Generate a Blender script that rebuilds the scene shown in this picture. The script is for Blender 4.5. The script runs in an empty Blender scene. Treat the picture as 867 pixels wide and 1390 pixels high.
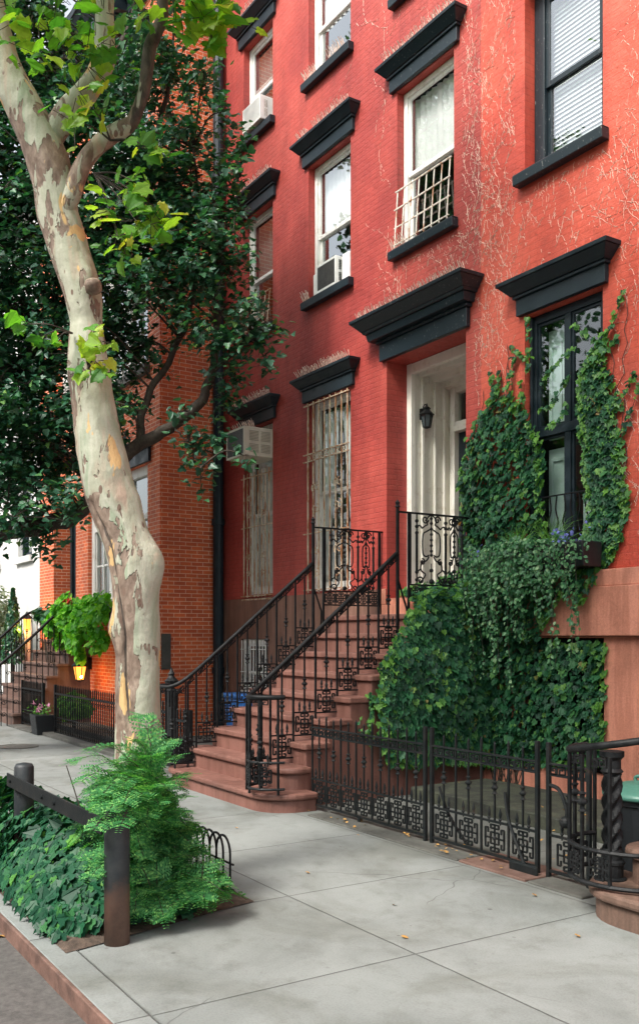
import bpy, math, random
from mathutils import Vector, noise
R = math.radians
rnd = random.Random(7)
sc = bpy.context.scene
col = sc.collection
V = Vector
# ------------------------------------------------------------------ camera geometry (used to read real positions off sight lines)
TH = R(32.72); F = 1266.0; H = 1.6
FW = (-math.cos(TH), math.sin(TH)); RT = (math.sin(TH), math.cos(TH))
def onD(u, v, d):
    l = (u-433.5)/F*d
    return V((d*FW[0]+l*RT[0], d*FW[1]+l*RT[1], H+(864-v)/F*d))
# ------------------------------------------------------------------ node helpers
def newmat(name):
    m = bpy.data.materials.new(name); m.use_nodes = True
    nt = m.node_tree; nt.nodes.clear()
    out = nt.nodes.new('ShaderNodeOutputMaterial')
    b = nt.nodes.new('ShaderNodeBsdfPrincipled')
    nt.links.new(b.outputs[0], out.inputs[0])
    return m, nt, b, out
def N(nt, t, **kw):
    n = nt.nodes.new(t)
    for k, v in kw.items():
        if k.startswith('i_'): n.inputs[k[2:].replace('_', ' ')].default_value = v
        else: setattr(n, k, v)
    return n
def ramp(nt, fac, stops, interp='LINEAR'):
    r = nt.nodes.new('ShaderNodeValToRGB'); r.color_ramp.interpolation = interp
    e = r.color_ramp.elements
    while len(e) < len(stops): e.new(0.5)
    for i, (p, c) in enumerate(stops):
        e[i].position = p
        e[i].color = (c, c, c, 1) if isinstance(c, (int, float)) else (c[0], c[1], c[2], 1)
    nt.links.new(fac, r.inputs[0]); return r.outputs[0]
def mix(nt, a, b, fac, mode='MIX'):
    m = nt.nodes.new('ShaderNodeMix'); m.data_type = 'RGBA'; m.blend_type = mode
    for s, val in ((6, a), (7, b), (0, fac)):
        if hasattr(val, 'is_linked'): nt.links.new(val, m.inputs[s])
        elif s == 0: m.inputs[0].default_value = val
        else: m.inputs[s].default_value = (val[0], val[1], val[2], 1)
    return m.outputs[2]
def noi(nt, vec, scale, detail=4, rough=.55, dist=0):
    n = N(nt, 'ShaderNodeTexNoise'); n.inputs['Scale'].default_value = scale; n.inputs['Detail'].default_value = detail
    n.inputs['Roughness'].default_value = rough; n.inputs['Distortion'].default_value = dist
    if vec is not None: nt.links.new(vec, n.inputs['Vector'])
    return n.outputs['Fac']
def pos(nt, sx=1, sy=1, sz=1):
    g = N(nt, 'ShaderNodeNewGeometry'); m = N(nt, 'ShaderNodeVectorMath', operation='MULTIPLY')
    nt.links.new(g.outputs['Position'], m.inputs[0]); m.inputs[1].default_value = (sx, sy, sz)
    return m.outputs[0]
def bump(nt, b, h, strength, dist=.01, prev=None):
    n = N(nt, 'ShaderNodeBump'); n.inputs['Strength'].default_value = strength; n.inputs['Distance'].default_value = dist
    nt.links.new(h, n.inputs['Height'])
    if prev is not None: nt.links.new(prev, n.inputs['Normal'])
    nt.links.new(n.outputs[0], b.inputs['Normal']); return n.outputs[0]
def wallvec(nt, ox=0, oz=0):
    g = N(nt, 'ShaderNodeNewGeometry'); s = N(nt, 'ShaderNodeSeparateXYZ'); nt.links.new(g.outputs['Position'], s.inputs[0])
    a = N(nt, 'ShaderNodeMath', operation='ADD'); nt.links.new(s.outputs[0], a.inputs[0]); nt.links.new(s.outputs[1], a.inputs[1])
    a2 = N(nt, 'ShaderNodeMath', operation='ADD'); nt.links.new(a.outputs[0], a2.inputs[0]); a2.inputs[1].default_value = ox
    z2 = N(nt, 'ShaderNodeMath', operation='ADD'); nt.links.new(s.outputs[2], z2.inputs[0]); z2.inputs[1].default_value = oz
    c = N(nt, 'ShaderNodeCombineXYZ'); nt.links.new(a2.outputs[0], c.inputs[0]); nt.links.new(z2.outputs[0], c.inputs[1])
    return c.outputs[0]
def bricktex(nt, vec, w, h, mortar, c1, c2, cm, off=.5, smooth=.1):
    b = N(nt, 'ShaderNodeTexBrick'); b.offset = off; b.squash = 1
    b.inputs['Scale'].default_value = 1; b.inputs['Brick Width'].default_value = w; b.inputs['Row Height'].default_value = h
    b.inputs['Mortar Size'].default_value = mortar; b.inputs['Mortar Smooth'].default_value = smooth
    for k, c in (('Color1', c1), ('Color2', c2), ('Mortar', cm)): b.inputs[k].default_value = (*c, 1)
    nt.links.new(vec, b.inputs['Vector']); return b
def plain(name, c, rough=.6, var=.25, scale=6, bs=.15, spec=.5, c2=None, metal=0):
    m, nt, b, o = newmat(name); p = pos(nt)
    n = noi(nt, p, scale, 6, .6)
    dark = tuple(x*(1-var) for x in c); lite = tuple(min(1, x*(1+var)) for x in c)
    if c2: lite = c2
    nt.links.new(ramp(nt, n, [(.35, dark), (.68, lite)]), b.inputs['Base Color'])
    n2 = noi(nt, p, scale*9, 4, .6)
    nt.links.new(ramp(nt, n2, [(.3, max(0, rough-.12)), (.7, min(1, rough+.12))]), b.inputs['Roughness'])
    b.inputs['Specular IOR Level'].default_value = spec; b.inputs['Metallic'].default_value = metal
    if bs: bump(nt, b, n2, bs, .004)
    return m
def painted_brick(name, c, cd, cl, bk=1.0):
    m, nt, b, o = newmat(name); v = wallvec(nt)
    bt = bricktex(nt, v, .205, .0655, .009, (1, 1, 1), (.75, .75, .75), (0, 0, 0), smooth=.8)
    p = pos(nt)
    n1 = noi(nt, p, .55, 5, .6); n2 = noi(nt, p, 3.3, 7, .66, .4); n3 = noi(nt, p, 22, 5, .7)
    base = ramp(nt, n1, [(.38, cd), (.52, c), (.72, cl)])
    base = mix(nt, base, ramp(nt, n2, [(.5, (1, 1, 1)), (.72, (.68, .60, .6))]), .7, 'MULTIPLY')
    wn = noi(nt, pos(nt, 1.2, 1.2, .18), 2.2, 6, .65)
    base = mix(nt, base, ramp(nt, wn, [(.42, (.72, .66, .66)), (.56, (1, 1, 1)), (.8, (1.0, 1.0, 1.0))]), .55, 'MULTIPLY')
    tint = mix(nt, base, bt.outputs['Color'], .10, 'MULTIPLY')
    chips = ramp(nt, noi(nt, p, 9, 8, .72), [(.70, 0), (.73, 1)])
    tint = mix(nt, tint, (.20, .045, .035), chips)
    mort = ramp(nt, bt.outputs['Fac'], [(0, 1.0), (1, .80)])
    tint = mix(nt, tint, mort, .5*bk, 'MULTIPLY')
    pits = ramp(nt, noi(nt, pos(nt, 1, 1, .7), 38, 4, .8), [(.64, 0), (.70, 1)])
    pz = ramp(nt, noi(nt, p, .8, 3, .6), [(.46, 0), (.60, 1)])
    pm = N(nt, 'ShaderNodeMath', operation='MULTIPLY'); nt.links.new(pits, pm.inputs[0]); nt.links.new(pz, pm.inputs[1])
    tint = mix(nt, tint, (.16, .035, .03), pm.outputs[0])
    nt.links.new(tint, b.inputs['Base Color'])
    nt.links.new(ramp(nt, n3, [(.3, .48), (.7, .72)]), b.inputs['Roughness'])
    inv = N(nt, 'ShaderNodeMath', operation='SUBTRACT'); inv.inputs[0].default_value = 1; nt.links.new(bt.outputs['Fac'], inv.inputs[1])
    x = bump(nt, b, inv.outputs[0], .34*bk, .006)
    x = bump(nt, b, n3, .35, .006, x)
    bump(nt, b, noi(nt, p, 9, 7, .75), .6, .022, x)
    return m
M = {}
M['red_a'] = painted_brick('deep_red_painted_brick', (.44, .062, .046), (.34, .040, .033), (.53, .094, .070))
M['red_b'] = painted_brick('bright_red_painted_brick', (.62, .092, .052), (.54, .066, .038), (.69, .135, .086), .45)
def orange_brick():
    m, nt, b, o = newmat('orange_face_brick'); v = wallvec(nt, .03, 0)
    bt = bricktex(nt, v, .203, .0635, .0055, (.84, .185, .055), (.62, .115, .040), (.90, .58, .42), smooth=.15)
    p = pos(nt); n = noi(nt, p, 2.5, 5, .6); n3 = noi(nt, p, 45, 4, .7)
    c = mix(nt, bt.outputs['Color'], ramp(nt, n, [(.35, (.78, .72, .7)), (.7, (1.12, 1.1, 1.05))]), .8, 'MULTIPLY')
    c = mix(nt, c, ramp(nt, n3, [(.4, (.82, .8, .8)), (.65, (1, 1, 1))]), .6, 'MULTIPLY')
    nt.links.new(c, b.inputs['Base Color']); b.inputs['Roughness'].default_value = .75
    inv = N(nt, 'ShaderNodeMath', operation='SUBTRACT'); inv.inputs[0].default_value = 1; nt.links.new(bt.outputs['Fac'], inv.inputs[1])
    x = bump(nt, b, inv.outputs[0], .7, .006); bump(nt, b, n3, .4, .003, x)
    return m
M['orange'] = orange_brick()
def brownstone(name, c, streak=(.62, .55, .5)):
    m, nt, b, o = newmat(name); p = pos(nt)
    n = noi(nt, p, 1.7, 7, .62, .3); n2 = noi(nt, pos(nt, 7, 7, .7), 1.5, 5, .6); n3 = noi(nt, p, 60, 4, .7)
    base = ramp(nt, n, [(.33, tuple(x*.72 for x in c)), (.5, c), (.72, tuple(x*1.18 for x in c))])
    base = mix(nt, base, ramp(nt, n2, [(.42, streak), (.58, (1, 1, 1))]), .55, 'MULTIPLY')
    base = mix(nt, base, ramp(nt, n3, [(.36, (.75, .75, .75)), (.6, (1, 1, 1))]), .6, 'MULTIPLY')
    nt.links.new(base, b.inputs['Base Color'])
    nt.links.new(ramp(nt, n, [(.3, .55), (.7, .8)]), b.inputs['Roughness'])
    x = bump(nt, b, n3, .35, .004); bump(nt, b, noi(nt, p, 9, 6, .7), .3, .012, x)
    return m
M['stone'] = brownstone('salmon_brownstone', (.60, .245, .165))
M['stone_dim'] = brownstone('weathered_brownstone', (.24, .125, .090))
M['step'] = brownstone('step_brownstone', (.205, .092, .070))
M['step_far'] = brownstone('grey_brownstone', (.16, .095, .075))
M['black'] = plain('glossy_black_paint', (.007, .018, .026), .42, .5, 9, .25, spec=.28)
M['iron'] = plain('black_iron', (.006, .009, .011), .5, .6, 14, .5, c2=(.016, .017, .018), spec=.22)
def iron_old():
    m, nt, b, o = newmat('worn_iron'); p = pos(nt); n = noi(nt, p, 11, 6, .65); n2 = noi(nt, p, 60, 4, .7)
    c = ramp(nt, n, [(.40, (.007, .010, .011)), (.62, (.014, .016, .016)), (.76, (.060, .036, .026))])
    nt.links.new(c, b.inputs['Base Color']); b.inputs['Roughness'].default_value = .55; b.inputs['Specular IOR Level'].default_value = .25
    bump(nt, b, n2, .5, .004); return m
M['iron_old'] = iron_old()
def dusty():
    m, nt, b, o = newmat('weathered_black_trim'); p = pos(nt); n = noi(nt, p, 5, 7, .7); n2 = noi(nt, pos(nt, 1, 1, .5), 34, 7, .8)
    c = ramp(nt, n, [(.38, (.006, .015, .022)), (.58, (.014, .026, .034)), (.72, (.040, .052, .058))])
    c = mix(nt, c, (.20, .19, .17), ramp(nt, n2, [(.685, 0), (.71, 1)]))
    nt.links.new(c, b.inputs['Base Color']); nt.links.new(ramp(nt, n, [(.4, .38), (.65, .7)]), b.inputs['Roughness']); b.inputs['Specular IOR Level'].default_value = .35
    x = bump(nt, b, n2, .4, .004); bump(nt, b, n, .4, .01, x); return m
M['black'] = dusty()
def chipped():
    m, nt, b, o = newmat('chipped_black_paint'); p = pos(nt); n = noi(nt, pos(nt, 1.6, 1.6, .6), 26, 7, .75)
    c = ramp(nt, n, [(.61, (.007, .017, .024)), (.65, (.22, .22, .21))])
    nt.links.new(c, b.inputs['Base Color']); b.inputs['Roughness'].default_value = .4
    bump(nt, b, n, .3, .004); return m
M['chipped'] = chipped()
def white_wood(name, c, rust=0, dirt=1.0):
    m, nt, b, o = newmat(name); p = pos(nt)
    n = noi(nt, pos(nt, 14*max(.3, dirt), 14*max(.3, dirt), 1.0), 1.6, 7, .7); n2 = noi(nt, p, 6, 6, .7)
    base = ramp(nt, n, [(.33, tuple(x*(1-.34*dirt) for x in c)), (.45, tuple(x*.94 for x in c)), (.7, c)])
    base = mix(nt, base, ramp(nt, n2, [(.34, (.72, .68, .62)), (.46, (1, 1, 1))]), .7, 'MULTIPLY')
    if rust:
        r = noi(nt, pos(nt, 5, 5, 1.1), 4, 6, .75)
        base = mix(nt, base, (.36, .15, .055), ramp(nt, r, [(.55-rust*.1, 0), (.60-rust*.05, 1)]))
    nt.links.new(base, b.inputs['Base Color']); b.inputs['Roughness'].default_value = .55
    bump(nt, b, n, .25, .004); return m
M['white'] = white_wood('white_painted_wood', (.80, .80, .76))
M['door_white'] = white_wood('aged_cream_door_paint', (.86, .84, .76), 0, .35)
M['rusty'] = white_wood('rusty_cream_iron', (.66, .56, .42), .75)
M['spike'] = plain('cream_spike_wire', (.80, .62, .52), .5, .3, 30, 0)
M['ac'] = plain('cream_plastic', (.60, .57, .46), .5, .12, 5, .05)
M['ac_slat_shade'] = plain('shaded_cream_plastic_slat', (.36, .34, .27), .6, .12, 5, .05)  # darker copy of the cream plastic, shade put into the slat colour
M['step_old'] = brownstone('mossy_old_brownstone', (.150, .090, .066), (.40, .42, .36))
M['rusty_white'] = white_wood('white_iron_with_rust', (.74, .70, .62), .18)
M['ac_white'] = plain('white_plastic', (.72, .73, .70), .45, .1, 5, .05)
M['ac_dark'] = plain('dark_grille', (.055, .055, .05), .5, .3, 20, .1)
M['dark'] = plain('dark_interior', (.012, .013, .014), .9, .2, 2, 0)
M['curtain'] = plain('white_curtain', (.86, .86, .84), .9, .1, 5, .1)
M['curtain_brown'] = plain('taupe_blind', (.30, .24, .22), .9, .15, 4, .1)
M['curtain_green'] = plain('pale_shutter_panel', (.55, .66, .62), .6, .15, 4, .1)
M['blind'] = plain('white_blind_slats', (.86, .89, .90), .5, .05, 6, 0)
def glass(name, blend, tint):
    m, nt, b, o = newmat(name); nt.nodes.remove(b)
    t = N(nt, 'ShaderNodeBsdfTransparent'); t.inputs[0].default_value = (*tint, 1)
    g = N(nt, 'ShaderNodeBsdfGlossy'); g.inputs['Roughness'].default_value = .015; g.inputs[0].default_value = (.92, .96, .97, 1)
    lw = N(nt, 'ShaderNodeLayerWeight'); lw.inputs[0].default_value = .5; fr = ramp(nt, lw.outputs['Facing'], [(0, blend*.35), (.5, blend), (1, 1)])
    x = N(nt, 'ShaderNodeMixShader'); nt.links.new(fr, x.inputs[0]); nt.links.new(t.outputs[0], x.inputs[1]); nt.links.new(g.outputs[0], x.inputs[2])
    bm = N(nt, 'ShaderNodeBump'); bm.inputs['Strength'].default_value = .08; bm.inputs['Distance'].default_value = .02
    nt.links.new(noi(nt, pos(nt), 1.4, 2, .5), bm.inputs['Height']); nt.links.new(bm.outputs[0], g.inputs['Normal'])
    nt.links.new(x.outputs[0], o.inputs[0]); return m
M['glass'] = glass('window_glass', .36, (.94, .97, .97))
M['glass_low'] = glass('dusty_dark_glass', .17, (.86, .93, .92))
def concrete():
    m, nt, b, o = newmat('sidewalk_concrete'); g = pos(nt)
    mp = N(nt, 'ShaderNodeVectorMath', operation='ADD'); nt.links.new(g, mp.inputs[0]); mp.inputs[1].default_value = (3.68+124.5, -2.95+14.2, 0)
    wob = N(nt, 'ShaderNodeTexNoise'); wob.inputs['Scale'].default_value = 3; nt.links.new(g, wob.inputs['Vector'])
    wm = N(nt, 'ShaderNodeVectorMath', operation='SCALE'); nt.links.new(wob.outputs['Color'], wm.inputs[0]); wm.inputs['Scale'].default_value = .014
    ad = N(nt, 'ShaderNodeVectorMath', operation='ADD'); nt.links.new(mp.outputs[0], ad.inputs[0]); nt.links.new(wm.outputs[0], ad.inputs[1])
    bt = bricktex(nt, ad.outputs[0], 1.245, 1.42, .006, (.235, .252, .242), (.195, .212, .203), (.095, .10, .093), off=0, smooth=.5)
    n = noi(nt, g, 1.3, 7, .62, .5); n2 = noi(nt, g, 90, 3, .7); n3 = noi(nt, g, 5, 8, .7)
    c = mix(nt, bt.outputs['Color'], ramp(nt, n, [(.3, (.62, .63, .62)), (.52, (.95, .95, .95)), (.7, (1.12, 1.12, 1.12))]), .8, 'MULTIPLY')
    c = mix(nt, c, ramp(nt, n3, [(.32, (.66, .65, .62)), (.48, (1, 1, 1))]), .6, 'MULTIPLY')
    c = mix(nt, c, ramp(nt, n2, [(.3, (.78, .78, .78)), (.55, (1.03, 1.03, 1.03))]), .8, 'MULTIPLY')
    # darker tone towards the houses
    s = N(nt, 'ShaderNodeSeparateXYZ'); nt.links.new(g, s.inputs[0])
    ny = N(nt, 'ShaderNodeMath', operation='MULTIPLY_ADD'); nt.links.new(n3, ny.inputs[0]); ny.inputs[1].default_value = .8; nt.links.new(s.outputs[1], ny.inputs[2])
    c = mix(nt, c, (.10, .10, .085), ramp(nt, ny.outputs[0], [(0, 0), (1, 1)]) if 0 else ramp_range(nt, ny.outputs[0], 4.55, 5.1, .55))
    vo = N(nt, 'ShaderNodeTexVoronoi'); vo.inputs['Scale'].default_value = 2.3; nt.links.new(g, vo.inputs['Vector'])
    spots = ramp(nt, vo.outputs['Distance'], [(.025, 1), (.04, 0)])
    v2 = N(nt, 'ShaderNodeTexVoronoi'); v2.inputs['Scale'].default_value = 7; nt.links.new(g, v2.inputs['Vector'])
    sm = N(nt, 'ShaderNodeMath', operation='MULTIPLY'); nt.links.new(ramp(nt, v2.outputs['Distance'], [(.05, .9), (.09, 0)]), sm.inputs[0]); nt.links.new(ramp(nt, noi(nt, g, 1.1, 2, .5), [(.48, 0), (.6, 1)]), sm.inputs[1])
    c = mix(nt, c, (.11, .11, .105), sm.outputs[0])
    v3 = N(nt, 'ShaderNodeTexVoronoi'); v3.feature = 'DISTANCE_TO_EDGE'; v3.inputs['Scale'].default_value = .55
    wv = N(nt, 'ShaderNodeVectorMath', operation='ADD'); nt.links.new(g, wv.inputs[0]); wm2 = N(nt, 'ShaderNodeVectorMath', operation='SCALE'); nt.links.new(wob.outputs['Color'], wm2.inputs[0]); wm2.inputs['Scale'].default_value = .22; nt.links.new(wm2.outputs[0], wv.inputs[1]); nt.links.new(wv.outputs[0], v3.inputs['Vector'])
    ck = N(nt, 'ShaderNodeMath', operation='MULTIPLY'); nt.links.new(ramp(nt, v3.outputs['Distance'], [(.0012, 1), (.003, 0)]), ck.inputs[0]); nt.links.new(ramp(nt, noi(nt, g, .9, 2, .5), [(.50, 0), (.56, .8)]), ck.inputs[1])
    c = mix(nt, c, (.07, .07, .065), ck.outputs[0])
    st = noi(nt, pos(nt, 1, 1, 1), .7, 6, .65, 1.2); c = mix(nt, c, ramp(nt, st, [(.36, (.66, .65, .60)), (.50, (1, 1, 1))]), .7, 'MULTIPLY')
    c = mix(nt, c, (.09, .09, .085), spots)
    nt.links.new(c, b.inputs['Base Color']); b.inputs['Roughness'].default_value = .8
    inv = N(nt, 'ShaderNodeMath', operation='SUBTRACT'); inv.inputs[0].default_value = 1; nt.links.new(bt.outputs['Fac'], inv.inputs[1])
    x = bump(nt, b, inv.outputs[0], .8, .01); bump(nt, b, n2, .2, .002, x)
    return m
def ramp_range(nt, v, a, b_, top):
    mr = N(nt, 'ShaderNodeMapRange'); nt.links.new(v, mr.inputs[0])
    mr.inputs[1].default_value = a; mr.inputs[2].default_value = b_; mr.inputs[3].default_value = 0; mr.inputs[4].default_value = top
    return mr.outputs[0]
M['concrete'] = concrete()
M['slate'] = plain('dark_bluestone', (.085, .085, .075), .75, .35, 3, .4)
M['moss'] = plain('mossy_slab', (.040, .042, .036), .85, .3, 7, .6, c2=(.070, .078, .050))
M['asphalt'] = plain('asphalt', (.085, .080, .075), .85, .25, 30, .5)
M['kerb'] = plain('rusty_steel_kerb', (.15, .085, .065), .7, .4, 8, .5)
M['soil'] = plain('pit_soil', (.075, .052, .038), .95, .5, 22, 1.0)
M['bollard'] = plain('worn_painted_steel', (.020, .026, .030), .5, .4, 5, .4)
def rust_bollard():
    m, nt, b, o = newmat('bollard_steel'); g = pos(nt); s = N(nt, 'ShaderNodeSeparateXYZ'); nt.links.new(g, s.inputs[0])
    n = noi(nt, g, 14, 7, .7); a = N(nt, 'ShaderNodeMath', operation='MULTIPLY_ADD'); nt.links.new(n, a.inputs[0]); a.inputs[1].default_value = .35; nt.links.new(s.outputs[2], a.inputs[2])
    f = ramp_range(nt, a.outputs[0], .52, .40, 1)
    c = mix(nt, ramp(nt, n, [(.4, (.016, .022, .026)), (.7, (.035, .038, .04))]), ramp(nt, n, [(.35, (.10, .055, .04)), (.65, (.15, .085, .06))]), f)
    nt.links.new(c, b.inputs['Base Color']); b.inputs['Roughness'].default_value = .55; bump(nt, b, n, .3, .004); return m
M['bollard'] = rust_bollard()
M['white_stucco'] = plain('white_stucco', (.62, .62, .60), .85, .10, 1.5, .2)
M['green_plastic'] = plain('green_bin_plastic', (.055, .17, .13), .45, .15, 4, .05)
M['black_plastic'] = plain('black_bin_plastic', (.010, .013, .016), .5, .2, 4, .05)
M['blue_plastic'] = plain('blue_plastic', (.02, .13, .42), .5, .2, 12, .3)
M['twig'] = plain('twig_bark', (.045, .035, .026), .85, .4, 20, .6)
M['tendril'] = plain('dead_vine', (.70, .50, .41), .85, .35, 15, 0)
M['paper'] = plain('white_litter', (.75, .75, .75), .7, .1, 15, .2)
M['yellow_leaf'] = plain('dry_leaf', (.40, .22, .06), .7, .5, 3, 0)
M['pink'] = plain('pink_petal', (.65, .28, .42), .7, .2, 10, 0)
M['redfl'] = plain('red_petal', (.55, .04, .03), .7, .2, 10, 0)
M['bluefl'] = plain('blue_petal', (.16, .20, .55), .7, .2, 10, 0)
M['brass'] = plain('brass', (.55, .33, .08), .3, .1, 10, 0, metal=1)
M['lantern_lit_wall'] = brownstone('lantern_lit_side_wall', (.30, .10, .05))  # stoop side with the amber lantern glow put into its base colour
def leafmat(name, stops, rough=.45, trans=.25, spec=.5):
    m, nt, b, o = newmat(name); g = N(nt, 'ShaderNodeNewGeometry')
    c = ramp(nt, g.outputs['Random Per Island'], stops)
    n = noi(nt, pos(nt), 40, 3, .6)
    c = mix(nt, c, ramp(nt, n, [(.3, (.75, .75, .75)), (.7, (1.15, 1.15, 1.1))]), .7, 'MULTIPLY')
    nt.links.new(c, b.inputs['Base Color']); b.inputs['Roughness'].default_value = rough; b.inputs['Specular IOR Level'].default_value = spec
    t = N(nt, 'ShaderNodeBsdfTranslucent'); nt.links.new(mix(nt, c, (1.6, 1.9, .7), 1, 'MULTIPLY'), t.inputs[0])
    x = N(nt, 'ShaderNodeMixShader'); x.inputs[0].default_value = trans
    nt.links.new(b.outputs[0], x.inputs[1]); nt.links.new(t.outputs[0], x.inputs[2]); nt.links.new(x.outputs[0], o.inputs[0])
    return m
M['lf_dark'] = leafmat('dark_tree_leaf', [(0, (.011, .060, .036)), (.6, (.023, .105, .055)), (.93, (.050, .17, .070)), (1, (.13, .25, .05))], .42, .22, .5)
M['lf_plane'] = leafmat('plane_tree_leaf', [(0, (.045, .16, .03)), (.45, (.12, .30, .035)), (.85, (.30, .44, .05)), (1, (.50, .46, .06))], .45, .45, .35)
M['lf_ivy'] = leafmat('ivy_leaf', [(0, (.006, .040, .022)), (.35, (.014, .080, .036)), (.7, (.024, .115, .046)), (.9, (.050, .17, .055)), (.985, (.12, .27, .05)), (1, (.20, .14, .05))], .5, .15, .3)
M['lf_ivy_new'] = leafmat('young_ivy_leaf', [(0, (.05, .17, .04)), (1, (.14, .33, .05))], .45, .3)
M['lf_varieg'] = leafmat('variegated_leaf', [(0, (.018, .09, .040)), (.5, (.045, .165, .065)), (.85, (.10, .26, .11)), (1, (.28, .44, .24))], .45, .3)
M['lf_fern'] = leafmat('feathery_leaf', [(0, (.028, .14, .046)), (.6, (.065, .25, .082)), (1, (.20, .43, .13))], .55, .35, .3)
M['lf_ground'] = leafmat('ground_ivy_leaf', [(0, (.007, .050, .026)), (.7, (.014, .085, .038)), (.95, (.035, .14, .045)), (1, (.10, .28, .04))], .5, .12, .28)
M['lf_lime'] = leafmat('lime_vine_leaf', [(0, (.04, .22, .012)), (.5, (.11, .40, .02)), (1, (.26, .58, .04))], .5, .28, .35)
M['lf_pale'] = leafmat('pale_shrub_leaf', [(0, (.06, .09, .05)), (.6, (.14, .18, .11)), (1, (.30, .34, .26))], .5, .3)
M['lf_grass'] = leafmat('grass_blade', [(0, (.05, .16, .03)), (1, (.15, .34, .06))], .5, .3)
def bark():
    m, nt, b, o = newmat('plane_tree_bark'); g = pos(nt)
    at = N(nt, 'ShaderNodeAttribute'); at.attribute_name = 'peel'
    n1 = noi(nt, pos(nt, 1, 1, .38), 10, 4, .55, .6); n2 = noi(nt, pos(nt, 1, 1, .5), 22, 5, .6, .4); n3 = noi(nt, pos(nt, 1, 1, .25), 6, 3, .5, .8)
    cream = ramp(nt, n3, [(.35, (.28, .33, .23)), (.47, (.42, .42, .33)), (.58, (.34, .35, .26)), (.70, (.42, .32, .24))])
    add = N(nt, 'ShaderNodeMath', operation='MULTIPLY_ADD'); nt.links.new(at.outputs['Fac'], add.inputs[0]); add.inputs[1].default_value = .42; nt.links.new(n1, add.inputs[2])
    brownmask = ramp(nt, add.outputs[0], [(.575, 0), (.59, 1)])
    brown = ramp(nt, n2, [(.35, (.13, .088, .065)), (.52, (.22, .16, .12)), (.68, (.33, .26, .20))])
    c = mix(nt, cream, brown, brownmask)
    tan = ramp(nt, noi(nt, pos(nt, 1, 1, .4), 7.5, 3, .5, .5), [(.635, 0), (.65, 1)])
    c = mix(nt, c, (.58, .38, .17), tan)
    vo = N(nt, 'ShaderNodeTexVoronoi'); vo.inputs['Scale'].default_value = 13; nt.links.new(pos(nt, 1, 1, .45), vo.inputs['Vector'])
    fl = ramp(nt, vo.outputs['Distance'], [(.15, 1), (.18, 0)])
    sel = ramp(nt, noi(nt, g, 4, 2, .5), [(.46, 0), (.50, 1)])
    mm = N(nt, 'ShaderNodeMath', operation='MULTIPLY'); nt.links.new(fl, mm.inputs[0]); nt.links.new(sel, mm.inputs[1])
    c = mix(nt, c, (.17, .11, .08), mm.outputs[0])
    c = mix(nt, c, ramp(nt, noi(nt, g, 70, 4, .7), [(.3, (.8, .8, .8)), (.55, (1, 1, 1))]), .6, 'MULTIPLY')
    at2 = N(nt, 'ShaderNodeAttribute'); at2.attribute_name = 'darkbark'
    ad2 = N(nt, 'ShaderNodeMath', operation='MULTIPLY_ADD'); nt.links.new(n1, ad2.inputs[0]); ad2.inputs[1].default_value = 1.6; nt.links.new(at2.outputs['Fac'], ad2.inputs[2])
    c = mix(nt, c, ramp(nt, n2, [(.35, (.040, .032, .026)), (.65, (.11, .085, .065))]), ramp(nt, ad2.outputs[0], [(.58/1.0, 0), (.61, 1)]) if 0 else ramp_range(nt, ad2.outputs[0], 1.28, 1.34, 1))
    nt.links.new(c, b.inputs['Base Color']); b.inputs['Roughness'].default_value = .75
    inv = N(nt, 'ShaderNodeMath', operation='SUBTRACT'); inv.inputs[0].default_value = 1; nt.links.new(brownmask, inv.inputs[1])
    x = bump(nt, b, inv.outputs[0], .9, .010); x = bump(nt, b, n2, .6, .012, x); x = bump(nt, b, noi(nt, pos(nt, 1, 1, .3), 30, 6, .75), .35, .008, x); bump(nt, b, noi(nt, g, 3.5, 3, .6), .5, .05, x)
    return m
M['bark'] = bark()
def emit(name, c, s):
    m, nt, b, o = newmat(name); b.inputs['Base Color'].default_value = (*c, 1); b.inputs['Emission Color'].default_value = (*c, 1)
    b.inputs['Emission Strength'].default_value = s; return m
M['lamp_on'] = emit('lit_amber_glass', (1, .36, .06), .9)
M['lamp_off'] = plain('smoky_lantern_glass', (.05, .07, .075), .15, .2, 10, 0)
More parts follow.
